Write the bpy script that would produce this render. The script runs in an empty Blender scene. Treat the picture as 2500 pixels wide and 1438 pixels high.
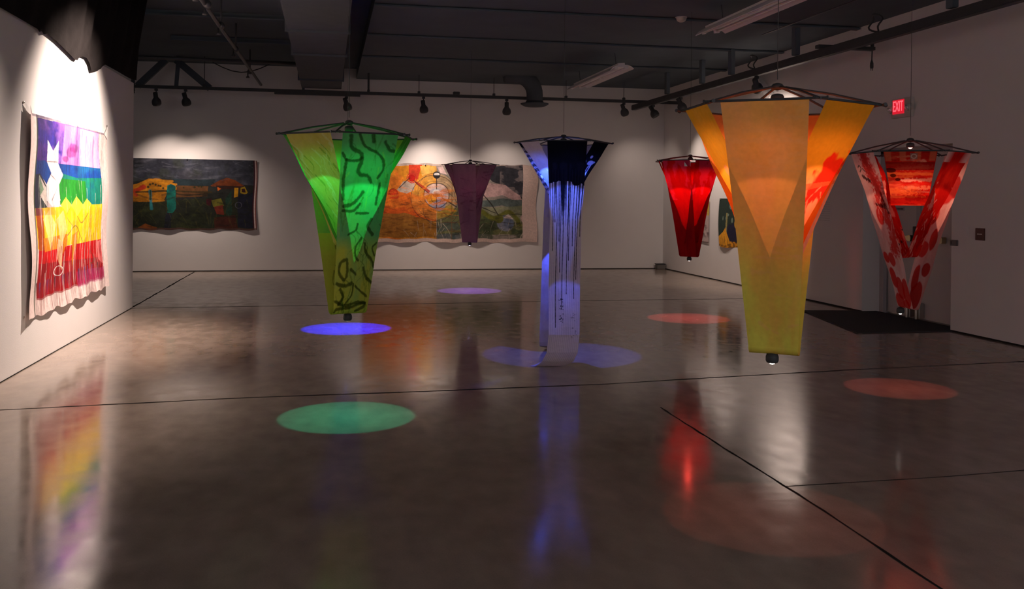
import bpy, bmesh, math, random
import numpy as np
from mathutils import Vector, Matrix
random.seed(7)
C = bpy.context.scene.collection
SC = bpy.context.scene
# ------------------------------------------------------------------ camera
F, CY = 2250.0, 499.5
YAW, PITCH, ROLL, EYE = .1965, .0076, .0093, 1.55
def cam_axes():
    c, s = math.cos, math.sin
    f = Vector((s(YAW)*c(PITCH), c(YAW)*c(PITCH), -s(PITCH)))
    r = Vector((c(YAW), -s(YAW), 0)); u = r.cross(f)
    return r*c(ROLL)+u*s(ROLL), u*c(ROLL)-r*s(ROLL), f
cam = bpy.data.objects.new('camera', bpy.data.cameras.new('camera')); C.objects.link(cam)
_r, _u, _f = cam_axes()
cam.matrix_world = Matrix(((_r.x, _u.x, -_f.x, 0), (_r.y, _u.y, -_f.y, 0), (_r.z, _u.z, -_f.z, EYE), (0, 0, 0, 1)))
cam.data.sensor_fit = 'HORIZONTAL'; cam.data.sensor_width = 36.0
cam.data.lens = 36.0*F/2500.0
cam.data.shift_y = -(719.0-CY)/2500.0
cam.data.clip_end = 200
SC.camera = cam
# ------------------------------------------------------------------ world and exposure
w = bpy.data.worlds.new('world'); SC.world = w; w.use_nodes = True
w.node_tree.nodes['Background'].inputs[0].default_value = (.90, .84, .86, 1)
w.node_tree.nodes['Background'].inputs[1].default_value = .80
SC.view_settings.view_transform = 'Standard'; SC.view_settings.look = 'None'
SC.view_settings.gamma = 1; SC.view_settings.use_curve_mapping = False
SC.view_settings.exposure = 0.0
SC.cycles.max_bounces = 8; SC.cycles.diffuse_bounces = 4; SC.cycles.transmission_bounces = 4
SC.cycles.sample_clamp_indirect = 3.0
SC.cycles.caustics_reflective = False; SC.cycles.caustics_refractive = False
WARM = (1.0, .80, .68)

# ------------------------------------------------------------------ helpers
def lin(c):
    return tuple((v/255/12.92 if v/255 <= .04045 else ((v/255+.055)/1.055)**2.4) for v in c)
def link(o, parent=None):
    C.objects.link(o)
    if parent is not None: o.parent = parent
    return o
def thing(name, label, cat, loc=(0, 0, 0), rz=0, group=None):
    o = bpy.data.objects.new(name, None); o.empty_display_size = .1; link(o)
    o.location = loc; o.rotation_euler = (0, 0, rz)
    tag(o, label, cat, group); return o
def tag(o, label, cat, group=None):
    o['label'] = label; o['category'] = cat
    if group: o['group'] = group
    return o
def obj(name, bm, m, parent=None, smooth=False):
    me = bpy.data.meshes.new(name); bmesh.ops.recalc_face_normals(bm, faces=bm.faces); bm.to_mesh(me); bm.free()
    if smooth:
        for p in me.polygons: p.use_smooth = True
    me.materials.append(m)
    return link(bpy.data.objects.new(name, me), parent)
def struct(name, bm, m, parent=None, smooth=False):
    o = obj(name, bm, m, parent, smooth)
    if parent is None: o['kind'] = 'structure'
    return o
def box(bm, a, b, bev=0):
    x0, y0, z0 = a; x1, y1, z1 = b
    t = bmesh.new(); bmesh.ops.create_cube(t, size=1)
    for v in t.verts:
        v.co = Vector(((x0+x1)/2+v.co.x*(x1-x0), (y0+y1)/2+v.co.y*(y1-y0), (z0+z1)/2+v.co.z*(z1-z0)))
    if bev: bmesh.ops.bevel(t, geom=t.edges[:], offset=bev, segments=2, affect='EDGES')
    merge(bm, t); return bm
def merge(bm, t, M=None):
    mp = {}
    for v in t.verts: mp[v] = bm.verts.new(M @ v.co if M else v.co)
    for f in t.faces:
        try: bm.faces.new([mp[v] for v in f.verts])
        except ValueError: pass
    t.free()
def frame(d):
    d = Vector(d).normalized(); a = Vector((0, 0, 1)) if abs(d.z) < .95 else Vector((1, 0, 0))
    x = a.cross(d).normalized(); return x, d.cross(x), d
def tube(bm, pts, r, n=8, caps=True):
    pts = [Vector(p) for p in pts]; rs = r if isinstance(r, (list, tuple)) else [r]*len(pts)
    rings = []; x = None
    for i, p in enumerate(pts):
        d = (pts[min(i+1, len(pts)-1)]-pts[max(i-1, 0)])
        if x is None: x, y, z = frame(d)
        else:
            z = d.normalized(); x = (x-z*x.dot(z)).normalized(); y = z.cross(x)
        rings.append([bm.verts.new(p+(x*math.cos(2*math.pi*k/n)+y*math.sin(2*math.pi*k/n))*rs[i]) for k in range(n)])
    for a, b in zip(rings, rings[1:]):
        for k in range(n): bm.faces.new((a[k], a[(k+1) % n], b[(k+1) % n], b[k]))
    if caps: bm.faces.new(rings[0][::-1]); bm.faces.new(rings[-1])
    return bm
def bar(bm, a, b, wx, wy):          # rectangular bar between two points
    a, b = Vector(a), Vector(b); x, y, z = frame(b-a); q = []
    for p in (a, b): q.append([bm.verts.new(p+x*sx*wx/2+y*sy*wy/2) for sx, sy in ((-1, -1), (1, -1), (1, 1), (-1, 1))])
    for k in range(4): bm.faces.new((q[0][k], q[0][(k+1) % 4], q[1][(k+1) % 4], q[1][k]))
    bm.faces.new(q[0][::-1]); bm.faces.new(q[1]); return bm
def lathe(bm, prof, origin=(0, 0, 0), axis=(0, 0, 1), n=20, close=True):
    x, y, z = frame(axis); o = Vector(origin); rings = []
    for r, h in prof:
        rings.append([bm.verts.new(o+z*h+(x*math.cos(2*math.pi*k/n)+y*math.sin(2*math.pi*k/n))*max(r, 1e-4)) for k in range(n)])
    for a, b in zip(rings, rings[1:]):
        for k in range(n): bm.faces.new((a[k], a[(k+1) % n], b[(k+1) % n], b[k]))
    if close: bm.faces.new(rings[0][::-1]); bm.faces.new(rings[-1])
    return bm
# ------------------------------------------------------------------ materials
def mat(name, col, rough=.6, metal=0, noise=0, scale=8, bump=0, bscale=60, emit=None, es=0, spec=.5):
    m = bpy.data.materials.new(name); m.use_nodes = True; nt = m.node_tree; b = nt.nodes['Principled BSDF']
    b.inputs['Base Color'].default_value = (*col, 1); b.inputs['Roughness'].default_value = rough
    b.inputs['Metallic'].default_value = metal; b.inputs['Specular IOR Level'].default_value = spec
    tc = nt.nodes.new('ShaderNodeTexCoord')
    if noise:
        n = nt.nodes.new('ShaderNodeTexNoise'); n.inputs['Scale'].default_value = scale; n.inputs['Detail'].default_value = 5
        r = nt.nodes.new('ShaderNodeMixRGB'); r.inputs[1].default_value = (*[c*(1-noise) for c in col], 1)
        r.inputs[2].default_value = (*[min(1, c*(1+noise)) for c in col], 1)
        nt.links.new(tc.outputs['Object'], n.inputs['Vector']); nt.links.new(n.outputs['Fac'], r.inputs[0]); nt.links.new(r.outputs[0], b.inputs['Base Color'])
    if bump:
        n2 = nt.nodes.new('ShaderNodeTexNoise'); n2.inputs['Scale'].default_value = bscale; n2.inputs['Detail'].default_value = 4
        bp = nt.nodes.new('ShaderNodeBump'); bp.inputs['Strength'].default_value = bump; bp.inputs['Distance'].default_value = .01
        nt.links.new(tc.outputs['Object'], n2.inputs['Vector']); nt.links.new(n2.outputs['Fac'], bp.inputs['Height']); nt.links.new(bp.outputs[0], b.inputs['Normal'])
    if emit:
        b.inputs['Emission Color'].default_value = (*emit, 1); b.inputs['Emission Strength'].default_value = es
    return m
M_WALL = mat('white_wall_paint', (.76, .73, .72), .85, noise=.03, scale=3, bump=.08, bscale=90, spec=.2)
M_CEIL = mat('black_ceiling_paint', (.10, .122, .142), .9, noise=.15, scale=2, spec=.1)
M_BLACK = mat('black_metal', (.045, .047, .05), .55, noise=.2, scale=12, spec=.3)
M_DUCT = mat('black_duct_paint', (.078, .09, .105), .8, noise=.15, scale=5, spec=.15)
M_DRAPE = mat('black_drape_cloth', (.013, .011, .011), .95, noise=.4, scale=7, bump=.4, bscale=30, spec=.05)
M_GAP = mat('dark_floor_gap', (.02, .018, .018), .9, noise=.2, spec=.1)
M_WHITE = mat('white_enamel', (.74, .70, .72), .4, noise=.03, scale=10)
M_DOOR = mat('grey_door_paint', (.55, .52, .51), .5, noise=.05, scale=4)
M_FRAME = mat('grey_door_frame_paint', (.40, .38, .40), .5, noise=.05, scale=4)
M_STEEL = mat('brushed_steel', (.55, .52, .48), .3, 1, noise=.1, scale=20)
M_BRASS = mat('satin_brass', (.65, .55, .35), .32, 1, noise=.1, scale=20)
M_MAT = mat('black_mat_fibre', (.06, .06, .064), .95, noise=.4, scale=80, bump=.5, bscale=200, spec=.1)
M_PLAC = mat('maroon_plastic', (.10, .035, .03), .45, noise=.08, scale=15)
M_CREAM = mat('cream_plastic', (.55, .50, .45), .5, noise=.04, scale=15)
M_GREYBOX = mat('grey_plastic', (.13, .12, .11), .6, noise=.1, scale=15)
M_PAPER = mat('white_paper', (.78, .76, .74), .8, noise=.03, scale=20)
M_EXITRED = mat('exit_red_panel', (.5, .01, .02), .4, noise=.05, emit=(1, .015, .04), es=.62)
M_EXITLET = mat('exit_letters', (.8, .2, .2), .4, noise=.05, emit=(1, .13, .17), es=1.1)
M_LENS = mat('clear_lamp_lens', (.7, .7, .7), .15, .6, noise=.3, scale=60)
M_TUBE = mat('fluorescent_tube_glass', (.78, .72, .76), .25, noise=.03)
M_PIPE = mat('grey_pipe', (.06, .062, .066), .5, noise=.2, scale=12)
M_LETTER = mat('faded_lettering', (.62, .55, .5), .6, noise=.05)

def cloth_mat(name, trans=.34, rough_noise=.12):
    m = bpy.data.materials.new(name); m.use_nodes = True; nt = m.node_tree
    nt.nodes.remove(nt.nodes['Principled BSDF']); out = nt.nodes['Material Output']
    at = nt.nodes.new('ShaderNodeAttribute'); at.attribute_name = 'paint'
    tc = nt.nodes.new('ShaderNodeTexCoord'); n = nt.nodes.new('ShaderNodeTexNoise'); n.inputs['Scale'].default_value = 40; n.inputs['Detail'].default_value = 6
    mr = nt.nodes.new('ShaderNodeMapRange'); mr.inputs[3].default_value = 1-rough_noise; mr.inputs[4].default_value = 1+rough_noise
    mx = nt.nodes.new('ShaderNodeMixRGB'); mx.blend_type = 'MULTIPLY'; mx.inputs[0].default_value = 1
    d = nt.nodes.new('ShaderNodeBsdfDiffuse'); t = nt.nodes.new('ShaderNodeBsdfTranslucent'); ms = nt.nodes.new('ShaderNodeMixShader'); ms.inputs[0].default_value = trans
    n3 = nt.nodes.new('ShaderNodeTexNoise'); n3.inputs['Scale'].default_value = 7; n3.inputs['Detail'].default_value = 3
    bp = nt.nodes.new('ShaderNodeBump'); bp.inputs['Strength'].default_value = .35; bp.inputs['Distance'].default_value = .03
    L = nt.links.new
    L(tc.outputs['Object'], n.inputs['Vector']); L(tc.outputs['Object'], n3.inputs['Vector']); L(n.outputs['Fac'], mr.inputs[0]); L(at.outputs['Color'], mx.inputs[1]); L(mr.outputs[0], mx.inputs[2])
    L(mx.outputs[0], d.inputs[0]); L(mx.outputs[0], t.inputs[0]); L(n3.outputs['Fac'], bp.inputs['Height']); L(bp.outputs[0], d.inputs['Normal']); L(bp.outputs[0], t.inputs['Normal'])
    L(d.outputs[0], ms.inputs[1]); L(t.outputs[0], ms.inputs[2]); L(ms.outputs[0], out.inputs[0])
    return m
M_CLOTH = cloth_mat('painted_banner_cloth')
def canvas_mat():
    m = bpy.data.materials.new('painted_canvas'); m.use_nodes = True; nt = m.node_tree; b = nt.nodes['Principled BSDF']
    at = nt.nodes.new('ShaderNodeAttribute'); at.attribute_name = 'paint'; tc = nt.nodes.new('ShaderNodeTexCoord')
    n = nt.nodes.new('ShaderNodeTexNoise'); n.inputs['Scale'].default_value = 30; n.inputs['Detail'].default_value = 8
    mr = nt.nodes.new('ShaderNodeMapRange'); mr.inputs[3].default_value = .72; mr.inputs[4].default_value = 1.28
    mx = nt.nodes.new('ShaderNodeMixRGB'); mx.blend_type = 'MULTIPLY'; mx.inputs[0].default_value = 1
    bp = nt.nodes.new('ShaderNodeBump'); bp.inputs['Strength'].default_value = .25; bp.inputs['Distance'].default_value = .01
    L = nt.links.new
    L(tc.outputs['Object'], n.inputs['Vector']); L(n.outputs['Fac'], mr.inputs[0]); L(at.outputs['Color'], mx.inputs[1]); L(mr.outputs[0], mx.inputs[2])
    L(mx.outputs[0], b.inputs['Base Color']); L(n.outputs['Fac'], bp.inputs['Height']); L(bp.outputs[0], b.inputs['Normal'])
    b.inputs['Roughness'].default_value = .75; b.inputs['Specular IOR Level'].default_value = .2
    return m
M_CANVAS = canvas_mat()
def floor_mat():
    m = bpy.data.materials.new('polished_concrete'); m.use_nodes = True; nt = m.node_tree; b = nt.nodes['Principled BSDF']; L = nt.links.new
    tc = nt.nodes.new('ShaderNodeTexCoord')
    def noise(scale, vec, detail=6, sc=None):
        mp = nt.nodes.new('ShaderNodeMapping'); mp.inputs['Scale'].default_value = sc or (1, 1, 1); L(vec, mp.inputs[0])
        n = nt.nodes.new('ShaderNodeTexNoise'); n.inputs['Scale'].default_value = scale; n.inputs['Detail'].default_value = detail; L(mp.outputs[0], n.inputs['Vector']); return n.outputs['Fac']
    a = noise(.9, tc.outputs['Object'], 8); c = noise(7, tc.outputs['Object'], 8, (1, .6, 1)); f = noise(140, tc.outputs['Object'], 3)
    add = nt.nodes.new('ShaderNodeMath'); add.operation = 'ADD'; L(a, add.inputs[0]); L(c, add.inputs[1])
    ad2 = nt.nodes.new('ShaderNodeMath'); ad2.operation = 'MULTIPLY_ADD'; L(f, ad2.inputs[0]); ad2.inputs[1].default_value = .5; L(add.outputs[0], ad2.inputs[2])
    cr = nt.nodes.new('ShaderNodeValToRGB'); e = cr.color_ramp.elements
    e[0].position = .85; e[0].color = (.215, .165, .135, 1); e[1].position = 1.0; e[1].color = (.37, .295, .245, 1)
    mr0 = nt.nodes.new('ShaderNodeMapRange'); mr0.inputs[1].default_value = .6; mr0.inputs[2].default_value = 1.9; mr0.inputs[3].default_value = .0; mr0.inputs[4].default_value = 1
    e[0].position = .15; e[1].position = .85
    L(ad2.outputs[0], mr0.inputs[0]); L(mr0.outputs[0], cr.inputs[0]); L(cr.outputs[0], b.inputs['Base Color'])
    mr = nt.nodes.new('ShaderNodeMapRange'); mr.inputs[1].default_value = .3; mr.inputs[2].default_value = .7; mr.inputs[3].default_value = .085; mr.inputs[4].default_value = .17
    L(c, mr.inputs[0]); L(mr.outputs[0], b.inputs['Roughness'])
    wv = noise(3.2, tc.outputs['Object'], 5, (.4, 3.0, 1)); bp = nt.nodes.new('ShaderNodeBump'); bp.inputs['Strength'].default_value = .07; bp.inputs['Distance'].default_value = .006
    L(wv, bp.inputs['Height']); L(bp.outputs[0], b.inputs['Normal'])
    b.inputs['Specular IOR Level'].default_value = .38; b.inputs['IOR'].default_value = 1.5
    return m
M_FLOOR = floor_mat()

# ------------------------------------------------------------------ room
XL, XR, YB, ZC = -2.614, 7.315, 19.483, 4.2
Y0 = -1.0
b = bmesh.new(); box(b, (-8, Y0, -.2), (8.2, YB+.3, 0)); floor = struct('floor', b, M_FLOOR)
b = bmesh.new(); box(b, (-8, Y0, ZC), (8.2, YB+.3, ZC+.2)); struct('ceiling', b, M_CEIL)
b = bmesh.new(); box(b, (.55, Y0, 3.99), (XR, YB, ZC)); struct('ceiling_soffit', b, M_CEIL)
b = bmesh.new(); box(b, (-8, YB, 0), (8.2, YB+.3, ZC)); struct('wall_back', b, M_WALL)
b = bmesh.new(); box(b, (XL-.2, Y0, 0), (XL, 13.33, 3.06)); struct('wall_left', b, M_WALL)
b = bmesh.new(); box(b, (-8.2, Y0, 0), (-8, YB+.3, ZC)); struct('wall_far_left', b, M_WALL)
AY0, AY1, AX, AZ = 9.787, 11.655, 7.6, 2.25
b = bmesh.new()
box(b, (XR, AY1, 0), (XR+.5, YB, ZC)); box(b, (XR, Y0, 0), (XR+.5, AY0, ZC)); box(b, (XR, AY0, AZ), (XR+.5, AY1, ZC))
box(b, (AX+.08, AY0, 0), (XR+.5, AY1, AZ)); struct('wall_right', b, M_WALL)
# dark shadow gap at the wall foot
b = bmesh.new(); box(b, (-8, YB-.006, .0), (XR, YB+.01, .016)); struct('baseboard_back', b, M_GAP)
b = bmesh.new(); box(b, (XR-.006, AY1, 0), (XR+.01, YB, .018)); box(b, (XR-.006, Y0, 0), (XR+.01, AY0, .018)); struct('baseboard_right', b, M_GAP)
b = bmesh.new(); box(b, (XL-.01, Y0, 0), (XL+.004, 13.33, .008)); struct('baseboard_left', b, M_GAP)
# saw-cut joints in the slab, thin and slightly ragged
def joint(pts, wd):
    b = bmesh.new(); pts = [Vector(p) for p in pts]; fine = []
    for a, c in zip(pts, pts[1:]):
        n = max(2, int((c-a).length/.12)); fine += [a.lerp(c, k/n) for k in range(n)]
    fine.append(pts[-1]); prev = None
    for i, p in enumerate(fine):
        d = (fine[min(i+1, len(fine)-1)]-fine[max(i-1, 0)]).normalized(); s = Vector((-d.y, d.x, 0)); q = 1.4*wd*(.6+.8*random.random())
        o = s*random.uniform(-.3, .3)*wd
        cur = (b.verts.new((*(p+s*q/2+o).xy, .0012)), b.verts.new((*(p-s*q/2+o).xy, .0012)))
        if prev: b.faces.new((prev[0], prev[1], cur[1], cur[0]))
        prev = cur
    return obj('floor_joint', b, M_GAP, floor)
joint([(-2.61, 7.12, 0), (-.6, 7.30, 0), (.84, 7.32, 0), (2.28, 7.38, 0), (3.54, 7.54, 0), (4.8, 7.67, 0), (7.3, 7.87, 0)], .016)
joint([(-2.6, 13.26, 0), (1.16, 13.33, 0), (3.64, 13.46, 0), (7.3, 13.42, 0)], .018)
joint([(2.43, 6.5, 0), (2.432, 5.0, 0), (2.44, 4.2, 0), (2.42, 3.5, 0), (2.42, 2.6, 0)], .011)
joint([(-2.62, 13.4, 0), (-2.63, 19.4, 0)], .02)
joint([(2.44, 4.59, 0), (3.4, 4.6, 0), (4.9, 4.7, 0)], .005)

# ------------------------------------------------------------------ door alcove on the right
dr = struct('door_1', (lambda b: (box(b, (AX+.03, AY0+.02, .02), (AX+.08, 10.83, AZ-.06)), b)[1])(bmesh.new()), M_DOOR)
dr2 = struct('door_2', (lambda b: (box(b, (AX+.03, 10.85, .02), (AX+.08, AY1-.09, AZ-.06)), b)[1])(bmesh.new()), M_DOOR)
b = bmesh.new()
box(b, (AX-.02, AY1-.09, 0), (AX+.08, AY1, AZ)); box(b, (AX-.02, AY0, 0), (AX+.08, AY0+.02, AZ)); box(b, (AX-.02, AY0, AZ-.06), (AX+.08, AY1, AZ))
box(b, (AX-.05, AY1-.14, 0), (AX+.0, AY1-.10, AZ-.06))
struct('trim_1', b, M_FRAME)
b = bmesh.new(); box(b, (AX+.005, 10.80, .02), (AX+.03, 10.88, AZ-.07)); obj('astragal', b, M_FRAME, dr2)
def push_bar(parent, y0, y1):
    b = bmesh.new(); box(b, (AX-.06, y0, 1.03), (AX-.035, y1, 1.09), .006); box(b, (AX-.05, y0+.02, 1.02), (AX+.03, y0+.08, 1.10), .005); box(b, (AX-.05, y1-.08, 1.02), (AX+.03, y1-.02, 1.10), .005)
    obj('push_bar', b, M_BRASS, parent)
push_bar(dr2, 10.92, 11.48); push_bar(dr, 10.28, 10.75)
b = bmesh.new(); box(b, (AX-.03, 10.86, 1.0), (AX+.03, 10.91, 1.22), .006); obj('lock_case', b, M_BLACK, dr2)
def sleeve(parent, y):
    b = bmesh.new(); box(b, (AX-.055, y-.035, .02), (AX+.03, y+.035, .22), .008); tube(b, [(AX-.075, y, .01), (AX-.075, y, .17)], .014); return obj('door_stop', b, M_STEEL, parent)
sleeve(dr, 10.75); sleeve(dr2, 10.95)
b = bmesh.new(); box(b, (AX+.024, 11.17, 1.42), (AX+.031, 11.50, 1.47)); sg = obj('door_sign', b, M_FRAME, dr2)
b = bmesh.new()
for i in range(9): box(b, (AX+.022, 11.19+i*.032, 1.436), (AX+.025, 11.19+i*.032+.022, 1.455))
obj('sign_lettering', b, M_BLACK, sg)
b = bmesh.new(); box(b, (6.06, 9.75, 0.0015), (7.54, 11.70, .012), .003); bmesh.ops.translate(b, vec=(0, 0, 0), verts=b.verts)
# the mat's near-left corner is pulled askew
for v in b.verts:
    if v.co.x < 6.5 and v.co.y > 11: v.co.x += .45; v.co.y += .15
tag(obj('door_mat', b, M_MAT), 'large flat black floor mat lying in front of the double doors', 'mat')
# ------------------------------------------------------------------ small things on the right wall
def text_mesh(s, size, m, parent, name, M, extr=.002):
    cu = bpy.data.curves.new(name, 'FONT'); cu.body = s; cu.size = size; cu.align_x = 'CENTER'; cu.align_y = 'CENTER'; cu.extrude = extr
    t = bpy.data.objects.new('tmp', cu); C.objects.link(t); bpy.context.view_layer.update()
    me = bpy.data.meshes.new_from_object(t.evaluated_get(bpy.context.evaluated_depsgraph_get())); bpy.data.objects.remove(t)
    me.name = name; me.materials.clear(); me.materials.append(m); o = bpy.data.objects.new(name, me); link(o, parent); o.matrix_local = M; return o
ex = thing('exit_sign', 'red lit EXIT sign with two emergency lamp heads on the right wall above the doors', 'exit sign', (XR, 10.74, 2.76))
b = bmesh.new(); box(b, (-.055, -.205, -.125), (0, .205, .125), .006); obj('housing', b, M_CREAM, ex)
b = bmesh.new(); box(b, (-.062, -.075, -.075), (-.05, .165, .108)); fp = obj('red_panel', b, M_EXITRED, ex)
# letters read from the room: right of the word is towards -y
Mx = Matrix(((0, 0, -1, -.0645), (-1, 0, 0, .045), (0, 1, 0, .017), (0, 0, 0, 1))) @ Matrix.Diagonal((.56, 1, 1, 1))
t = text_mesh('EXIT', .195, M_EXITLET, fp, 'lettering', Mx); 
for v in t.data.vertices: v.co.x *= .98
for sy in (-1, 1):
    b = bmesh.new(); yy = .225 if sy > 0 else -.20; xx = -.03 if sy > 0 else -.06
    lathe(b, [(.02, .03), (.045, .02), (.05, -.02), (.046, -.045)], (xx, yy, -.0), (.8, .1*sy, .35), 16)
    hd = obj('lamp_head', b, M_CREAM if sy > 0 else M_CREAM, ex, True)
    b = bmesh.new(); lathe(b, [(.042, -.046), (.03, -.055), (.01, -.06)], (xx, yy, 0), (.8, .1*sy, .35), 16); obj('lens', b, M_LENS, hd, True)
pl = thing('wall_plaque', 'small dark maroon plaque on the right wall beside the doors', 'plaque', (XR, 9.285, 1.18))
b = bmesh.new(); box(b, (-.014, -.075, -.07), (0, .075, .07), .003); obj('plate', b, M_PLAC, pl)
b = bmesh.new()
for i in range(5): box(b, (-.0165, -.04+i*.017, -.006), (-.0135, -.04+i*.017+.011, .008))
obj('lettering', b, M_LETTER, pl)
sw = thing('switch_plate', 'small pale switch plate between the maroon plaque and the door alcove', 'switch', (XR, 9.52, 1.2))
b = bmesh.new(); box(b, (-.008, -.035, -.06), (0, .035, .06), .003); obj('plate', b, M_WALL, sw)
b = bmesh.new(); box(b, (-.014, -.01, -.02), (-.007, .01, .02)); obj('toggle', b, M_WALL, sw)
sw = thing('card_reader', 'dark little card reader at the near edge of the door alcove', 'card reader', (XR, 9.72, 1.06))
b = bmesh.new(); box(b, (-.03, -.06, -.035), (0, .06, .035), .004); obj('case', b, M_GREYBOX, sw)
b = bmesh.new(); box(b, (-.033, .02, -.02), (-.029, .04, .02)); obj('slot', b, M_BLACK, sw)
wl = thing('wall_label', 'pale paper wall label right of the tall yellow banner', 'label', (XR, 12.66, 1.36))
b = bmesh.new(); box(b, (-.004, -.19, -.22), (0, .19, .22)); obj('card', b, M_WALL, wl)
b = bmesh.new()
for i in range(9): box(b, (-.0052, -.15, .16-i*.034), (-.0038, .15-.05*random.random(), .168-i*.034))
obj('printed_text', b, mat('grey_print', (.6, .58, .57), .8, noise=.05), wl)
fb = thing('floor_box', 'small dark grey box on the floor in the far right corner', 'box', (7.2, 19.3, 0))
b = bmesh.new(); box(b, (-.10, -.06, 0), (.09, .08, .11), .01); obj('case', b, M_GREYBOX, fb)
b = bmesh.new(); box(b, (-.11, -.07, .108), (.10, .09, .125), .004); obj('lid', b, M_BLACK, fb)

# ------------------------------------------------------------------ painting on grids
def hermite_noise(H, W, cells_y, cells_x, rng):
    g = rng.random((cells_y+2, cells_x+2)); y = np.linspace(0, cells_y, H, endpoint=False); x = np.linspace(0, cells_x, W, endpoint=False)
    yi, xi = y.astype(int), x.astype(int); fy, fx = y-yi, x-xi; fy = fy*fy*(3-2*fy); fx = fx*fx*(3-2*fx)
    a = g[yi][:, xi]; bb = g[yi][:, xi+1]; c = g[yi+1][:, xi]; d = g[yi+1][:, xi+1]
    return (a*(1-fx)+bb*fx)*(1-fy[:, None])+(c*(1-fx)+d*fx)*fy[:, None]
class Paint:
    def __init__(s, H, W, col, asp, seed=1):     # asp = height / width of the real cloth
        s.H, s.W, s.asp = H, W, asp; s.a = np.empty((H, W, 3)); s.a[:] = lin(col)
        s.rng = np.random.default_rng(seed)
        s.X, s.Y = np.meshgrid(np.linspace(0, 1, W), np.linspace(0, 1, H))
    def noise(s, cy, cx, octv=4):
        o = np.zeros((s.H, s.W)); t = 0
        for k in range(octv):
            o += hermite_noise(s.H, s.W, max(1, int(cy*2**k)), max(1, int(cx*2**k)), s.rng)*.6**k; t += .6**k
        o = o/t; return np.clip((o-.5)*1.9+.5, 0, 1)
    def mix(s, m, col, al=1.0):
        m = np.clip(m*al, 0, 1)[..., None]; s.a = s.a*(1-m)+np.array(lin(col))*m
    def soft(s, v, e): return np.clip(v/e+.5, 0, 1)
    def poly(s, pts, col, al=1.0):
        ins = np.zeros((s.H, s.W), bool); n = len(pts)
        for i in range(n):
            x0, y0 = pts[i]; x1, y1 = pts[(i+1) % n]
            if y0 == y1: continue
            ins ^= ((y0 > s.Y) != (y1 > s.Y)) & (s.X < (x1-x0)*(s.Y-y0)/(y1-y0)+x0)
        s.mix(ins.astype(float), col, al); return ins
    def ell(s, cx, cy, rx, ry, col, al=1.0, e=.1, wob=0):
        r = np.hypot((s.X-cx)/rx, (s.Y-cy)/ry)
        if wob: r = r+(s.noise(9, 9*1/s.asp+1, 3)-.5)*wob
        m = s.soft(1-r, e); s.mix(m, col, al); return m
    def ring(s, cx, cy, rx, ry, wd, col, al=1.0):
        r = np.hypot((s.X-cx)/rx, (s.Y-cy)/ry); s.mix(s.soft(wd/rx/2-abs(r-1), wd/rx*.5), col, al)
    def stroke(s, pts, wd, col, al=1.0, jag=0, taper=False):
        # wd in units of the width; smooth the polyline first
        p = np.array(pts, float)
        if len(p) > 2:
            t = np.linspace(0, len(p)-1, len(p)*7); i = np.clip(t.astype(int), 0, len(p)-2); f = (t-i)[:, None]
            q = np.vstack([2*p[0]-p[1], p, 2*p[-1]-p[-2]]); a, bb, c, d = q[i], q[i+1], q[i+2], q[i+3]
            p = .5*(2*bb+(c-a)*f+(2*a-5*bb+4*c-d)*f**2+(3*bb-a-3*c+d)*f**3)
        best = np.full((s.H, s.W), 9.0); Y = s.Y*s.asp
        y0, y1 = p[:, 1].min()-wd*2/s.asp, p[:, 1].max()+wd*2/s.asp
        r0, r1 = max(0, int(y0*s.H)), min(s.H, int(y1*s.H)+2)
        if r1 <= r0: return
        sub = best[r0:r1]; n = len(p)-1
        for k in range(n):
            ax, ay = p[k, 0], p[k, 1]*s.asp; dx, dy = p[k+1, 0]-ax, p[k+1, 1]*s.asp-ay
            t = np.clip(((s.X[r0:r1]-ax)*dx+(Y[r0:r1]-ay)*dy)/(dx*dx+dy*dy+1e-12), 0, 1)
            d = np.hypot(s.X[r0:r1]-ax-t*dx, Y[r0:r1]-ay-t*dy)
            if taper: d = d+wd/2*((k+t)/n)
            np.minimum(sub, d, out=sub)
        if jag: sub += (s.noise(20*s.asp, 20, 3)[r0:r1]-.5)*jag*wd
        m = np.zeros((s.H, s.W)); m[r0:r1] = s.soft(wd/2-sub, wd*.35); s.mix(m, col, al)
    def mottle(s, cols, cy, cx, lo=.35, hi=.65, al=.8, oct=4, msk=None):
        for c in cols:
            n = s.noise(cy, cx, oct); v = np.clip((n-lo)/(hi-lo)-.5, 0, 1); s.mix(v if msk is None else v*msk, c, al)
def grid_obj(name, P, paint, m, parent=None):
    """P: (H, W, 3) points in parent space; paint: (H, W, 3) colours."""
    H, W = P.shape[:2]; me = bpy.data.meshes.new(name)
    i = np.arange(H*W).reshape(H, W); q = np.stack([i[:-1, :-1], i[1:, :-1], i[1:, 1:], i[:-1, 1:]], -1).reshape(-1, 4)
    me.vertices.add(H*W); me.vertices.foreach_set('co', P.reshape(-1).astype(np.float32))
    me.loops.add(q.size); me.loops.foreach_set('vertex_index', q.reshape(-1).astype(np.int32))
    me.polygons.add(len(q)); me.polygons.foreach_set('loop_start', (np.arange(len(q))*4).astype(np.int32))
    me.update(calc_edges=True); me.polygons.foreach_set('use_smooth', np.ones(len(q), bool))
    if paint is not None:
        at = me.color_attributes.new('paint', 'FLOAT_COLOR', 'POINT'); c = np.ones((H*W, 4), np.float32); c[:, :3] = np.clip(paint.reshape(-1, 3), 0, 1); at.data.foreach_set('color', c.reshape(-1))
    me.materials.append(m); me.validate(); return link(bpy.data.objects.new(name, me), parent)

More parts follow.
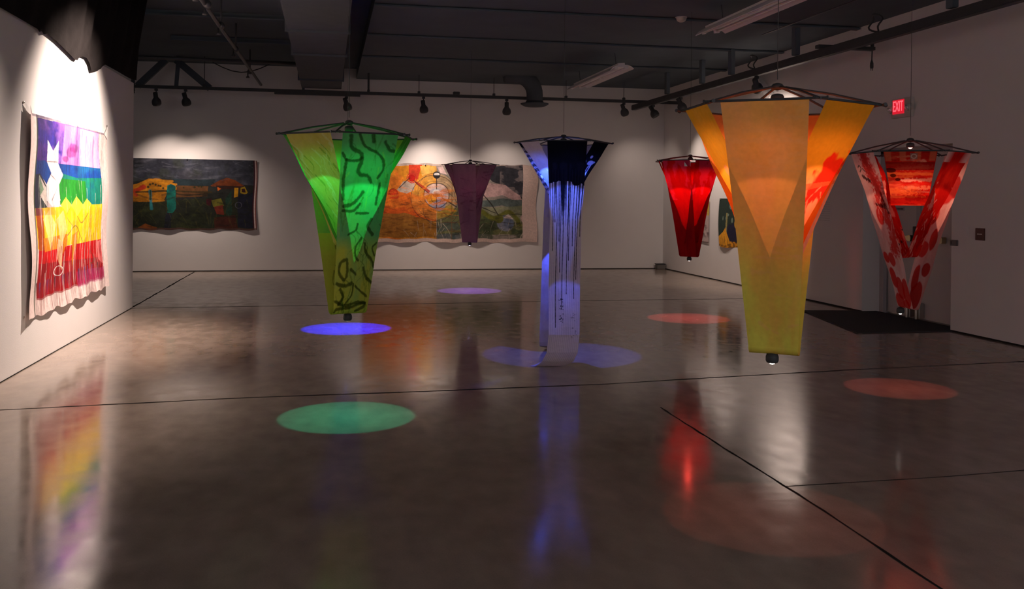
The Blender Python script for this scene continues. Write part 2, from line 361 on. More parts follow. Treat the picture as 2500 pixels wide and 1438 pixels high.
#PART2
# ------------------------------------------------------------------ ceiling, track and lamps
def light_spot(name, loc, aim, power, col, ang, blend, parent=None, rad=.03):
    l = bpy.data.lights.new(name, 'SPOT'); l.energy = power; l.color = col; l.spot_size = math.radians(ang); l.spot_blend = blend; l.shadow_soft_size = rad
    o = bpy.data.objects.new(name, l); link(o, parent); o.location = loc
    o.rotation_euler = (Vector(aim)-Vector(loc)).to_track_quat('-Z', 'Y').to_euler(); return o
TZ, TY, TX = 3.59, 18.5, 6.4
tr = thing('lighting_track', 'long black lighting track with hanger rods along the back wall', 'lighting track', (2, TY, TZ))
b = bmesh.new(); box(b, (-5.8, -.03, -.03), (5.55, .03, .03)); obj('rail', b, M_BLACK, tr)
for x in (.76, 1.76, 3.285, 4.80, 6.05, -2.35, -.5):
    b = bmesh.new(); top = (4.2 if x < .55 else 3.99)-TZ
    tube(b, [(x-2, 0, .03), (x-2, 0, top)], .02 if x == .76 else .007); box(b, (x-2.025, -.035, .02), (x-1.975, .035, .075), .005); obj('hanger_rod', b, M_BLACK, tr)
b = bmesh.new(); box(b, (.45, -.05, .03), (.58, .05, .085), .006); obj('feed_box', b, M_BLACK, tr)
b = bmesh.new(); box(b, (-3.05, -.045, -.07), (-2.0+.6, .045, -.03), .004); obj('splice_plate', b, M_BLACK, tr)
tr2 = thing('lighting_track', 'thick black lighting track running along the right wall above the EXIT sign', 'lighting track', (TX, 9, 3.52))
b = bmesh.new(); box(b, (-.05, -10, -.075), (.05, 9.9, .035), .01); obj('rail', b, M_BLACK, tr2)
for y in (16.9, 15.2, 14.0, 11.9, 8.6, 5.5):
    b = bmesh.new(); box(b, (-.035, y-9-.06, .06), (.035, y-9+.06, .47), .005); obj('hanger_post', b, M_CEIL, tr2)
b = bmesh.new(); box(b, (-.02, -10, .075), (.0, 3.2, .088)); bmesh.ops.translate(b, vec=(-.35, 0, .3), verts=b.verts); obj('conduit', b, M_PIPE, tr2)
def track_head(loc, aim, label, power, ang=92, blend=1.0, group='track spotlights', drop=.16, col=WARM, zt=None):
    loc = Vector(loc); t = thing('track_spotlight', label, 'spotlight', loc, 0, group); d = (Vector(aim)-loc).normalized()
    top = (zt if zt is not None else TZ-.03)-loc.z-.001
    b = bmesh.new(); tube(b, [(0, 0, top), (0, 0, .03)], .010); box(b, (-.03, -.022, top-.045), (.03, .022, top), .005); obj('stem', b, M_BLACK, t)
    b = bmesh.new(); lathe(b, [(.03, -.13), (.042, -.125), (.042, -.03), (.05, -.02), (.078, .02), (.088, .06), (.085, .10), (.07, .125), (.064, .10)], (0, 0, -.0), d, 20); hd = obj('lamp_housing', b, M_BLACK, t, True)
    b = bmesh.new(); lathe(b, [(.062, .098), (.03, .108), (.004, .11)], (0, 0, 0), d, 20); obj('lens', b, mat('warm_lamp_lens', (.8, .7, .6), .3, noise=.02, emit=(1, .8, .6), es=6), hd, True)
    light_spot('spot_beam', d*.15, d*2, power, col, ang, blend, t, .05); return t
def HZ(px): return 3.36
track_head((-3.227, TY, 3.36), (-3.0, YB, .55), 'black spotlight at the far left end of the back track, over the dark landscape', 150)
track_head((-2.694, TY, 3.37), (-2.1, YB, .55), 'black spotlight second from the left on the back track, turned to the right', 105)
track_head((.333, TY, 3.365), (1.3, YB, .55), 'black spotlight right above the green banner on the back track', 62, zt=3.518)
track_head((1.854, TY, 3.36), (2.35, YB, .55), 'black spotlight in the middle of the back track left of the purple banner', 185)
track_head((3.553, TY, 3.37), (3.75, YB, .55), 'black spotlight on the back track just left of the flared air duct', 62)
track_head((6.053, TY, 3.41), (6.9, YB-.3, 1.6), 'black spotlight at the right end of the back track, sharply tilted', 26)
track_head((TX, 17.67, 3.31), (XR, 17.2, 1.5), 'black spotlight on the right track nearest the far corner', 60, group='right track spotlights', zt=3.444)
track_head((TX, 16.19, 3.31), (XR, 16.2, 1.5), 'black spotlight on the right track second from the far corner, right above the red banner', 90, group='right track spotlights', zt=3.444)
track_head((TX, 13.1, 3.30), (XR, 14.2, 2.2), 'black spotlight on the right track hidden behind the hub of the yellow banner', 300, ang=98, group='right track spotlights', zt=3.444)
# rainbow canvas is lit from a lamp on the near ceiling, out of frame
track_head((-1.05, 10.3, 3.88), (XL, 10.3, 1.7), 'black spotlight under the black ceiling over the rainbow canvas', 1550, ang=92, blend=1, group='ceiling spotlights', zt=4.2)
track_head((-1.05, 6.9, 3.88), (XL, 6.9, .9), 'added black spotlight out of view under the ceiling over the near left wall', 330, ang=88, blend=1, group='ceiling spotlights', zt=4.2)  # unseen lamp added to brighten the near left wall and floor
# braces of the roof truss at the far left
def brace(name, a, c, wx, wy, label, m=M_DUCT):
    b = bmesh.new(); bar(b, a, c, wx, wy); return tag(obj(name, b, m), label, 'brace')
brace('diagonal_brace', (-3.60, 18.72, 3.62), (-3.09, 18.72, 4.14), .10, .12, 'black diagonal brace rising rightward at the far left end of the back track')
brace('diagonal_brace', (-2.28, 18.72, 3.62), (-2.90, 18.72, 4.14), .12, .13, 'black diagonal brace falling rightward onto the back track over the dark landscape')
brace('vertical_strut', (-2.88, 18.6, 3.63), (-2.84, 18.6, 4.2), .05, .07, 'thin black upright strut between the two diagonal braces')
brace('knee_brace', (7.20, 14.95, 3.80), (7.24, 14.25, 3.25), .10, .10, 'pale painted knee brace on the right wall behind the yellow banner hub', M_WALL)
brace('wall_post', (-3.72, 18.9, 3.5), (-3.72, 18.9, 4.2), .06, .06, 'black short post at the left end of the back track')
b = bmesh.new(); tube(b, [(-2.25+i*.18, 18.9, 4.15-.18*math.sin(math.pi*i/6)) for i in range(7)], .010); tag(obj('sagging_cable', b, M_BLACK), 'thin black cable sagging under the ceiling left of the black duct', 'cable')
b = bmesh.new(); tube(b, [(-3.66, 18.458, 3.62), (-3.60, 18.44, 3.50), (-3.63, 18.44, 3.45), (-3.68, 18.45, 3.55), (-3.64, 18.458, 3.60)], .012); tag(obj('coiled_cable', b, M_PIPE), 'loop of grey cable hanging at the left end of the back track', 'cable')
# air ducts
dk = thing('air_duct', 'black rectangular air duct running along the ceiling above the green banner', 'duct', (-.15, 14, 3.65))
b = bmesh.new(); box(b, (-.38, -15, 0), (.38, 4.45, .54)); obj('duct_run', b, M_DUCT, dk)
for yy in (-12, -9, -6, -2, 0, 3):
    b = bmesh.new(); box(b, (-.41, yy-.02, -.03), (.41, yy+.02, .545)); obj('joint_flange', b, M_DUCT, dk)
el = thing('duct_elbow', 'black round duct elbow with a flared round diffuser under the ceiling at the back', 'duct', (4.08, 18.25, 3.42))
b = bmesh.new(); pts = [(0, 0, .02), (0, 0, .22)]+[(-.38+.38*math.cos(a), 0, .22+.38*math.sin(a)) for a in np.linspace(.15, 1.57, 9)]+[(-.62, 0, .60)]
tube(b, pts, .165, 28); obj('pipe_bend', b, M_DUCT, el, True)
b = bmesh.new(); lathe(b, [(.20, -.02), (.28, .02), (.285, .04), (.19, .06), (.17, .09)], (0, 0, 0), (0, 0, 1), 32); obj('diffuser', b, M_DUCT, el, True)
# sprinkler pipe with fittings at the left
sp = thing('sprinkler_pipe', 'dark grey sprinkler pipe with fittings running along the ceiling above the dark landscape', 'pipe', (-1.42, 14, 3.8))
b = bmesh.new(); tube(b, [(-.1, -12, 0), (-.02, -1, 0), (.05, 5.45, 0)], .026, 10); obj('pipe', b, M_PIPE, sp, True)
for yy in (-3.4, -2.6, -1.2, .8, 3.4):
    b = bmesh.new(); tube(b, [(0, yy, -.01), (0, yy, .397)], .012); lathe(b, [(.045, -.05), (.045, .05)], (0, yy, 0), (0, 1, 0), 12); lathe(b, [(.012, -.10), (.03, -.10), (.035, -.085), (.012, -.06), (.012, 0)], (-.05, yy+.15, 0), (0, 0, 1), 10); obj('sprinkler_fitting', b, M_PIPE, sp, True)
b = bmesh.new(); tube(b, [(0, 0, 0), (-5, 0, .02)], .03, 10); tag(obj('cross_pipe', b, M_PIPE, None, True), 'dark pipe crossing under the ceiling left of the duct', 'pipe').location = (-.6, 17.2, 3.95)
# ceiling joists
for i, y in enumerate((5.2, 7.4, 9.6, 11.8, 14.0, 16.2)):
    for x0, x1, z0, side in ((-2.6, -.55, 4.12, 'left'), (.55, 7.3, 3.955, 'right')):
        b = bmesh.new(); z1 = 4.2 if side == 'left' else 3.99
        box(b, (x0, -.05, 0), (x1, .05, .02)); box(b, (x0, -.012, .02), (x1, .012, z1-z0))
        nth = ('first', 'second', 'third', 'fourth', 'fifth', 'sixth')[i]
        o = tag(obj('ceiling_beam', b, M_CEIL), f'black ceiling beam {side} of the long air duct, {nth} counted from the camera', 'beam', 'black ceiling beams'); o['kind'] = 'structure'; o.location = (0, y, z0)
# fluorescent fixtures
def fluoro(name, label, x, y0, y1, z, roll=0):
    t = thing(name, label, 'ceiling light', (x, (y0+y1)/2, z), 0, 'fluorescent strip lights'); h = (y1-y0)/2
    t.rotation_euler = (0, roll, 0)
    b = bmesh.new(); box(b, (-.06, -h, .02), (.06, h, .085), .004); obj('channel', b, M_WHITE, t)
    for s in (-1, 1):
        b = bmesh.new(); pr = [(.055*s, .03), (.10*s, .028), (.16*s, .005), (.205*s, -.035), (.205*s, -.025), (.16*s, .02), (.10*s, .045), (.055*s, .05)]
        va = [b.verts.new((x_, -h, z_)) for x_, z_ in pr]; vb = [b.verts.new((x_, h, z_)) for x_, z_ in pr]
        for k in range(8): b.faces.new((va[k], va[(k+1) % 8], vb[(k+1) % 8], vb[k]))
        b.faces.new(va); b.faces.new(vb[::-1]); obj('reflector_wing', b, M_WHITE, t)
        b = bmesh.new(); tube(b, [(.085*s, -h+.03, .0), (.085*s, h-.03, .0)], .016, 10); obj('tube_lamp', b, M_TUBE, t, True)
        for e in (-1, 0, 1):
            b = bmesh.new(); box(b, (.06*s-.012, e*(h-.02)-.02, -.02), (.115*s, e*(h-.02)+.02, .03)); obj('lamp_holder', b, M_WHITE, t)
    for e in (-.8, .8):
        b = bmesh.new(); tube(b, [(0, e*h, .08), (0, e*h, 3.99-z)], .006); obj('suspension_rod', b, M_BLACK, t)
fluoro('fluorescent_light', 'far unlit fluorescent strip light hanging right of the flared air duct', 4.72, 14.55, 17.35, 3.70, -.12)
fluoro('fluorescent_light', 'near unlit fluorescent strip light cut off by the top of the picture', 4.84, 7.1, 11.25, 3.72, -.12)
sd = thing('smoke_detector', 'small round smoke detector glowing warm under the black ceiling', 'smoke detector', (4.62, 11.7, 3.97))
b = bmesh.new(); lathe(b, [(.07, .02), (.07, 0), (.055, -.03), (.03, -.045)], (0, 0, 0), (0, 0, 1), 20); obj('dome', b, M_CREAM, sd, True)
b = bmesh.new(); lathe(b, [(.08, .022), (.08, .012)], (0, 0, 0), (0, 0, 1), 20); obj('mounting_ring', b, M_WHITE, sd)
b = bmesh.new(); tube(b, [(7.1, 11.15, 3.72), (7.105, 11.15, 3.6), (7.10, 11.15, 3.42)], .008); 
cb = thing('extension_cable', 'short black power cord with a plug hanging from the right track', 'power cord', (0, 0, 0)); obj('cord', b, M_BLACK, cb)
b = bmesh.new(); lathe(b, [(.010, .09), (.022, .05), (.024, 0), (.02, -.02)], (7.10, 11.15, 3.34), (0, 0, 1), 10); tube(b, [(7.09, 11.15, 3.33), (7.09, 11.15, 3.29)], .005); tube(b, [(7.112, 11.15, 3.33), (7.112, 11.15, 3.29)], .005); obj('plug', b, M_BLACK, cb, True)
b = bmesh.new(); box(b, (6.30, 11.10, 3.556), (7.12, 11.2, 3.60)); box(b, (7.09, 11.13, 3.575), (7.12, 11.17, 3.74)); obj('cord_arm', b, M_BLACK, cb)
for k, (yy) in enumerate((9.95, 13.2)):
    b = bmesh.new(); pts = [(TX-.02+.03*math.sin(a*3), yy+.11*math.cos(a), 3.67+.10*math.sin(a)) for a in np.linspace(0, 12.2, 40)]; tube(b, pts, .011, 6)
    tag(obj('cable_coil', b, M_BLACK, None, True), ('coil of black cable on the right track over the cord with the plug', 'coil of black cable on the right track above the yellow banner')[k], 'cable')
# ragged black cloth hung over the top edge of the left wall
DR = [(4.0, 3.08), (8.01, 3.028), (8.62, 3.029), (8.98, 3.027), (9.03, 3.01), (9.11, 3.03), (9.16, 3.009), (9.27, 3.035), (9.44, 3.026), (9.6, 3.013), (9.74, 2.996), (9.88, 2.978), (10.06, 2.956), (10.18, 2.937), (10.32, 2.936), (10.42, 2.989), (10.55, 3.013), (10.7, 3.017), (10.83, 2.977), (10.92, 2.899), (11.08, 2.93), (11.31, 2.979), (11.41, 3.025), (11.54, 3.064), (11.81, 3.067), (12.25, 3.071), (12.61, 3.07), (12.93, 3.073), (13.33, 3.1)]
ys = np.linspace(4.0, 13.33, 700); zs = np.interp(ys, [p[0] for p in DR], [p[1] for p in DR])
NV = 40; Pd = np.zeros((NV, 700, 3)); rg = np.random.default_rng(3)
for i in range(NV):
    f = i/(NV-1); fold = .05+.05*np.sin(ys*5.1+1.3*np.sin(ys*2.2))*(.3+f)+.03*np.sin(ys*13+2*f)
    zz = 4.19+(zs-4.19)*f
    Pd[i, :, 0] = XL+.034+fold*(1-f)**.7+.09*(1-f); Pd[i, :, 1] = ys; Pd[i, :, 2] = zz
tag(grid_obj('black_drape', Pd, None, M_DRAPE), 'ragged black cloth hanging from the ceiling over the top of the left wall', 'drape')

# ------------------------------------------------------------------ hanging banners
def strip_points(H, W, a, rim, zb, wt, wb, phi, rad, wob, rng, prof=None):
    """A strip hung from one rim rod, under the middle and up to the opposite rod."""
    if prof is None:
        r = min(rad, .9*a); pts = []
        n = 40
        for k in range(n): t = k/(n-1); pts.append((a+(r-a)*t-.015*math.sin(math.pi*t)*a/.4, rim+(zb+r*.8-rim)*t, 0, wt+(wb-wt)*t))
        for k in range(1, 16): t = math.pi*k/16; pts.append((r*math.cos(t), zb+r*.8-r*.8*math.sin(t), 0, wb))
        for k in range(n): t = 1-k/(n-1); pts.append((-(a+(r-a)*t-.015*math.sin(math.pi*t)*a/.4), rim+(zb+r*.8-rim)*t, 0, wt+(wb-wt)*t))
    else: pts = prof
    pts = np.array(pts, float); d = np.r_[0, np.cumsum(np.hypot(np.diff(pts[:, 0]), np.diff(pts[:, 1])))]
    s = np.linspace(0, d[-1], H); R_, Z, O, Wd = [np.interp(s, d, pts[:, k]) for k in range(4)]
    n = np.array((math.cos(phi), -math.sin(phi))); t = np.array((math.sin(phi), math.cos(phi)))
    v = np.linspace(-.5, .5, W)
    lat = O[:, None]+Wd[:, None]*v[None, :]
    wr = sum(wob*np.sin(rng.uniform(4, 16)*s[:, None]+rng.uniform(-10, 10)*v[None, :]+rng.uniform(0, 6)) for _ in range(4))
    wr = wr*np.clip(np.minimum(s, d[-1]-s)/.15, 0, 1)[:, None]
    P = np.zeros((H, W, 3)); rr = R_[:, None]+wr
    P[..., 0] = n[0]*rr+t[0]*lat; P[..., 1] = n[1]*rr+t[1]*lat; P[..., 2] = Z[:, None]+0*lat
    return P, d[-1]
THICK = []
M_THICK = cloth_mat('heavily_painted_banner_cloth', .14)
def lens_mat(name, c, e): return mat(name, (.8, .8, .8), .3, noise=.02, emit=c, es=e)
def banner(name, label, x, y, theta, R_, hubz, rimz, strips, top, bottom, seed, zc=3.988, botz=None, group='hanging cloth banners'):
    dist = math.hypot(x, y); u = (y/dist, -x/dist); base = 0.0
    t = thing(name, label, 'hanging sculpture', (x, y, base), math.atan2(u[1], u[0]), group)
    rng = np.random.default_rng(seed); ph0 = math.radians(90-theta); ap = R_*math.cos(math.pi/6)
    V = [Vector((R_*math.cos(ph0+math.radians(30+60*k)), -R_*math.sin(ph0+math.radians(30+60*k)), rimz)) for k in range(6)]
    b = bmesh.new(); lathe(b, [(.010, .022), (.022, .018), (.030, .008), (.030, -.004), (.018, -.010), (.010, -.012)], (0, 0, hubz), (0, 0, 1), 18); obj('hub', b, M_BLACK, t, True)
    b = bmesh.new(); tube(b, [(0, 0, hubz+.04), (0, 0, zc)], .0022, 6); obj('suspension_wire', b, M_BLACK, t)
    for k in range(6):
        a, c = V[k], V[(k+1) % 6]; e = (c-a).normalized()*.035
        b = bmesh.new(); tube(b, [a-e, c+e], .0055, 8); tube(b, [a-e*1.05, a-e*.85], .009, 8); tube(b, [c+e*.85, c+e*1.05], .009, 8); obj('rim_rod', b, M_BLACK, t)
        b = bmesh.new(); h0 = Vector((V[k].x*.08, V[k].y*.08, hubz)); m = h0.lerp(V[k], .5)+Vector((0, 0, .008)); tube(b, [h0, m, V[k]+(V[k]-h0).normalized()*.015], .006, 8); obj('arm', b, M_BLACK, t)
    for nm, k, H, W, zb, wt, wb, rad, wob, pf, prof in strips:
        P, L_ = strip_points(H, W, ap, rimz, zb, wt, wb, ph0+math.radians(60*k), rad, wob, rng, prof)
        pt = Paint(H, W, (200, 200, 200), L_/wt, seed*10+k); pf(pt); grid_obj(nm, P, pt.a, M_THICK if pf in THICK else M_CLOTH, t)
    if top:
        col, pw, ang, zz = top[:4]; off = top[4] if len(top) > 4 else (0, 0); tilt = top[5] if len(top) > 5 else (0, 0, -1)
        b = bmesh.new(); lathe(b, [(.010, .022), (.026, .018), (.032, .008), (.032, -.010), (.026, -.018), (.022, -.012)], (off[0], off[1], zz), (0, 0, 1), 20); tl = obj('top_lamp', b, M_BLACK, t, True)
        b = bmesh.new(); tube(b, [(0, 0, hubz-.015), (off[0], off[1], zz+.035)], .006); obj('lamp_stem', b, M_BLACK, t)
        b = bmesh.new(); lathe(b, [(.020, -.010), (.016, -.021), (.010, -.026), (.003, -.028)], (off[0], off[1], zz), (0, 0, 1), 20); obj('lens', b, lens_mat(name+'_top_lens', tuple(.75*c+.25 for c in col), top[7] if len(top) > 7 else 2.2), tl, True)
        light_spot('lamp_beam', (off[0], off[1], zz-.045), (off[0]+tilt[0], off[1]+tilt[1], zz-.045+tilt[2]), pw, col, ang, .12, t, .012)
        light_spot('lamp_spill', (off[0], off[1], zz-.045), (off[0], off[1], zz-1), pw*(top[6] if len(top) > 6 else .5), col, 165, .5, t, .02)
    if bottom:
        col, pw, ang, zz, lens = bottom[:5]; off = bottom[5] if len(bottom) > 5 else (0, 0)
        b = bmesh.new(); lathe(b, [(.010, .04), (.026, .03), (.031, .018), (.031, -.002), (.026, -.012), (.019, -.014), (.016, -.008)], (off[0], off[1], zz), (0, 0, 1), 20); bl = obj('bottom_lamp', b, M_BLACK, t, True)
        b = bmesh.new(); lathe(b, [(.014, -.010), (.011, -.019), (.003, -.022)], (off[0], off[1], zz), (0, 0, 1), 20); obj('lens', b, lens_mat(name+'_bottom_lens', lens[0], lens[1]), bl, True)
        light_spot('lamp_beam', (off[0], off[1], zz-.035), (off[0], off[1], 0), pw, col, ang, .12, t, .01)
    return t, V
#PART3
# ---- cloth paints (colours in plain white light, except lamp glow put into some yellow and green)
def rnd(p, a, b_): return p.rng.uniform(a, b_)
def blobs(p, n, col, rx, ry, al=.9, yr=(0, 1), xr=(0, 1), wob=.5):
    for _ in range(n): p.ell(rnd(p, *xr), rnd(p, *yr), rx*rnd(p, .6, 1.4), ry/p.asp*rnd(p, .6, 1.5), col, al, .12, wob)
def drags(p, n, col, wd, ln, al=.6, yr=(0, 1), xr=(0, 1), vert=True, lean=.1):
    for _ in range(n):
        x, y = rnd(p, *xr), rnd(p, *yr); l = ln*rnd(p, .5, 1.5); q = rnd(p, -lean, lean)
        pts = [(x, y), (x+q, y+l/2/p.asp), (x+1.6*q, y+l/p.asp)] if vert else [(x, y), (x+l/2, y+q/p.asp), (x+l, y+1.6*q/p.asp)]
        p.stroke(pts, wd*rnd(p, .5, 1.5), col, al, .6, True)
def yel_a(p):
    p.a[:] = lin((242, 176, 92)); p.mix(np.clip((p.Y-.18)/.2, 0, 1)*(p.Y < .80), (228, 220, 92), 1)  # orange top is the inner lamp's glow put into the paint
    p.mottle([(244, 172, 112), (236, 164, 78)], 6, 2, .3, .7, .5); p.mix((p.Y > .78).astype(float), (232, 120, 50), .7); drags(p, 26, (236, 178, 110), .05, .7, .35, (0, .45), vert=False, lean=.12)
def yel_b(p):
    p.a[:] = lin((242, 200, 64)); p.mottle([(240, 182, 54), (242, 204, 84)], 7, 2, .35, .65, .6); blobs(p, 5, (240, 180, 160), .10, .10, .6, (.05, .45))
    p.mix(np.clip((p.Y-.24)/.05, 0, 1)*(p.Y < .5), (240, 140, 40), .55); p.poly([(0, .30), (1, .22), (1, .27), (0, .36)], (240, 176, 70), .6); p.poly([(.1, .33), (.7, .29), (1, .31), (.8, .35), (.3, .37)], (242, 196, 170), .6)
    p.mix((p.Y > .5).astype(float), (236, 130, 50), .7)
def yel_c(p):
    p.a[:] = lin((226, 160, 40)); p.mix(np.clip((p.Y-.18)/.08, 0, 1), (246, 178, 140), 1); p.mix(np.clip((p.Y-.55)/.05, 0, 1), (238, 150, 70), .9)
    n = p.noise(10, 3, 4); band = np.clip(1-abs(p.X-(1.35-p.Y*2.6))/.5, 0, 1)*np.clip((p.Y-.10)/.1, 0, 1)*(p.Y < .52)
    p.mix(np.clip((n+band*.75-.78)*7, 0, 1)*(band > 0), (232, 32, 22), .95); drags(p, 16, (250, 170, 140), .03, .5, .7, (.24, .45), (.2, .8), lean=.2)
    p.poly([(0, .245), (1, .225), (1, .235), (0, .27)], (200, 110, 70), .7)
def grn_a(p):
    p.a[:] = lin((100, 168, 116)); p.mix(np.clip((p.Y-.27)/.04, 0, 1), (188, 190, 70), .95)  # green upper part is lamp spill through the cloth, put into the paint
    p.mottle([(84, 146, 84), (130, 180, 106)], 8, 3, .3, .7, .6); drags(p, 34, (70, 110, 30), .04, .5, .4, (0, .47)); drags(p, 16, (160, 190, 90), .03, .4, .4, (0, .47))
    dk = (38, 48, 18)
    for s in [[(0.154, 0.008), (0.182, 0.037), (0.362, 0.054), (0.382, 0.074), (0.341, 0.095), (0.392, 0.109), (0.538, 0.111), (0.628, 0.128)], [(0.309, 0.004), (0.415, 0.033), (0.658, 0.05), (0.808, 0.07), (0.829, 0.095), (0.75, 0.116)], [(0.033, 0.054), (0.106, 0.07), (0.305, 0.072), (0.379, 0.064)], [(0.106, 0.07), (0.075, 0.128), (0.093, 0.173)], [(0.112, 0.192), (0.292, 0.186), (0.429, 0.169), (0.485, 0.155)], [(0.104, 0.204), (0.332, 0.204), (0.471, 0.186)], [(0.408, 0.211), (0.668, 0.211)], [(0.548, 0.004), (0.57, 0.021)], [(0.785, 0.021), (0.889, 0.041), (0.981, 0.045)], [(0.813, 0.132), (0.802, 0.157), (0.793, 0.186)], [(0.458, 0.239), (0.426, 0.256), (0.268, 0.268)], [(0.58, 0.277), (0.468, 0.301), (0.482, 0.326), (0.559, 0.338)], [(0.677, 0.293), (0.719, 0.314), (0.908, 0.338), (1.001, 0.359)], [(0.963, 0.293), (0.885, 0.305), (0.967, 0.326)], [(0.28, 0.336), (0.132, 0.343), (0.099, 0.371), (0.241, 0.39), (0.313, 0.371), (0.28, 0.336)], [(0.058, 0.4), (0.243, 0.407), (0.454, 0.4)], [(0.721, 0.359), (0.826, 0.384), (0.982, 0.4)], [(0.408, 0.363), (0.539, 0.376)], [(0.508, 0.402), (0.476, 0.433), (0.313, 0.458)], [(0.043, 0.45), (0.315, 0.462), (0.671, 0.454), (0.907, 0.458)], [(0.032, 0.481), (0.099, 0.471), (0.441, 0.468), (0.855, 0.456), (0.885, 0.466), (0.64, 0.479)], [(0.567, 0.409), (0.749, 0.425), (0.91, 0.438)], [(0.163, 0.417), (0.249, 0.438), (0.131, 0.458)], [(0.758, 0.227), (0.699, 0.248), (0.84, 0.268)]]:
        p.stroke(s, rnd(p, .04, .068), dk, .8, .3)
    for k in range(16): x = rnd(p, 0, 1); y = rnd(p, .0, .45); p.stroke([(x, y), (x+.12, y+.015), (x+.10, y+.04), (x-.04, y+.06), (x+.02, y+.09)], rnd(p, .015, .03), (60, 90, 40), .5, .5, True)
    p.mix((p.Y > .52).astype(float), (100, 160, 80), .7); p.mix(((p.Y > .505) & (p.Y < .73))*1., (176, 178, 66), .9)  # green at the back end again paints in the lamp's spill
    for k in range(12): x = rnd(p, 0, 1); y = rnd(p, .51, .7); p.stroke([(x, y), (x+.1, y+.01), (x+.14, y+.03), (x+.04, y+.05), (x+.1, y+.08)], .03, dk, .55, .4)
def grn_b(p):
    p.a[:] = lin((206, 186, 92)); p.mottle([(186, 166, 80), (214, 198, 124)], 7, 3, .3, .7, .5)
    for k in range(26):
        x = rnd(p, -.1, 1.0); y = rnd(p, -.02, .35); p.stroke([(x, y), (x+.14, y+.04), (x+.10, y+.08), (x+.3, y+.15)], rnd(p, .02, .06), ((214, 210, 150) if k % 3 else (120, 140, 40)), .6, .5, True)
    p.mix((p.Y > .52).astype(float), (110, 170, 70), .6); drags(p, 20, (90, 140, 40), .05, .6, .4, (.5, .9))
def grn_c(p):
    p.a[:] = lin((88, 150, 66)); p.mottle([(60, 120, 50), (130, 180, 110)], 4, 6, .3, .7, .5); drags(p, 46, (54, 104, 40), .03, .9, .55, (-.05, .4)); drags(p, 24, (150, 200, 140), .02, .8, .5, (-.05, .4)); p.mix((p.Y > .5).astype(float), (100, 170, 80), .6)  # base made greener to carry the lamp's spill in the colour
def blu_a(p):
    p.a[:] = lin((228, 214, 218)); ribs = .5+.5*np.sin(p.X*2*math.pi*17+2*np.sin(p.Y*9)); p.mix((ribs > .72).astype(float)*np.clip((p.Y-.36)/.1, 0, 1), (186, 172, 182), .5)
    edge = .165+.03*p.noise(1, 5, 2)[:1]; p.mix((p.Y < edge)*1., (20, 20, 22), 1)
    for x in np.linspace(.03, .97, 13):
        L = p.rng.choice([.22, .25, .28, .32, .36]); w_ = rnd(p, .014, .045)
        p.stroke([(x, .12), (x+rnd(p, -.008, .008), L-.03), (x, L)], w_, (30, 28, 34), 1, .1, True)
    for x, w_, L in ((.18, .13, .22), (.40, .15, .35), (.46, .10, .31), (.36, .08, .27), (.86, .16, .235), (.93, .10, .21), (.60, .07, .21)): p.stroke([(x, .1), (x, L-.08), (x+.005, L)], w_, (28, 27, 31), 1, .1, True)
    for x, L in ((.10, .46), (.22, .78), (.34, .55), (.42, .70), (.56, .64), (.61, .50), (.72, .44), (.80, .66), (.86, .58), (.95, .40), (.30, .42), (.16, .34)): p.stroke([(x, .12), (x+.006, L*.5), (x-.004, L*.8), (x, L)], .021, (18, 16, 24), 1, .2)
    for _ in range(30): p.ell(.40+rnd(p, -.07, .07), rnd(p, .66, .76), .014, .0022, (30, 26, 36), .9)
    for _ in range(18): p.ell(rnd(p, .72, .9), rnd(p, .72, .84), .014, .0018, (60, 54, 66), .7)
def blu_b(p):
    p.a[:] = lin((204, 194, 200)); p.mottle([(184, 174, 186)], 5, 3, .35, .7, .5); p.stroke([(.55, .24), (.8, .30)], .06, (230, 230, 240), .7, .3); p.mix((p.Y > .52).astype(float), (196, 190, 204), .6)
def blu_c(p):
    p.a[:] = lin((200, 192, 204)); n = p.noise(9, 3, 3); m = (p.Y < .5)*np.clip((n+.42-p.Y*.9-.42)*14, 0, 1); p.mix(np.maximum(m, (p.Y < .09)*1.), (22, 22, 24), 1)
    p.mix(np.clip((p.X-.72)/.1, 0, 1)*(p.Y < .45), (22, 22, 24), .9); blobs(p, 6, (196, 188, 204), .12, .05, .9, (.10, .24), (.1, .7), .9)
    for k in range(13): y = .56+k*.034; p.stroke([(.05, y), (.5, y+.012), (.95, y+.03)], .09, (14, 14, 30), .9, .8)
    p.mix((p.Y > .965)*1., (20, 18, 30), 1)
def pur(p):
    p.a[:] = lin((164, 122, 146)); p.mottle([(142, 100, 132), (178, 134, 156)], 7, 2, .3, .7, .6); drags(p, 10, (90, 44, 74), .06, .6, .4, (0, .5), vert=False)
def red_a(p):
    p.a[:] = lin((176, 22, 26)); p.mottle([(140, 16, 30), (190, 30, 30)], 7, 3, .3, .7, .6); n = p.noise(12, 4, 4); p.mix(np.clip((n-.5)*5, 0, 1)*(p.Y < .2), (196, 60, 96), .75); p.mix((p.Y > .52)*1., (170, 22, 24), .6)
def red_b(p):
    p.a[:] = lin((164, 18, 24)); p.mottle([(134, 14, 26), (182, 26, 26)], 6, 3, .3, .7, .6)
RB, RD, PK = (206, 30, 22), (128, 18, 18), (240, 204, 198)
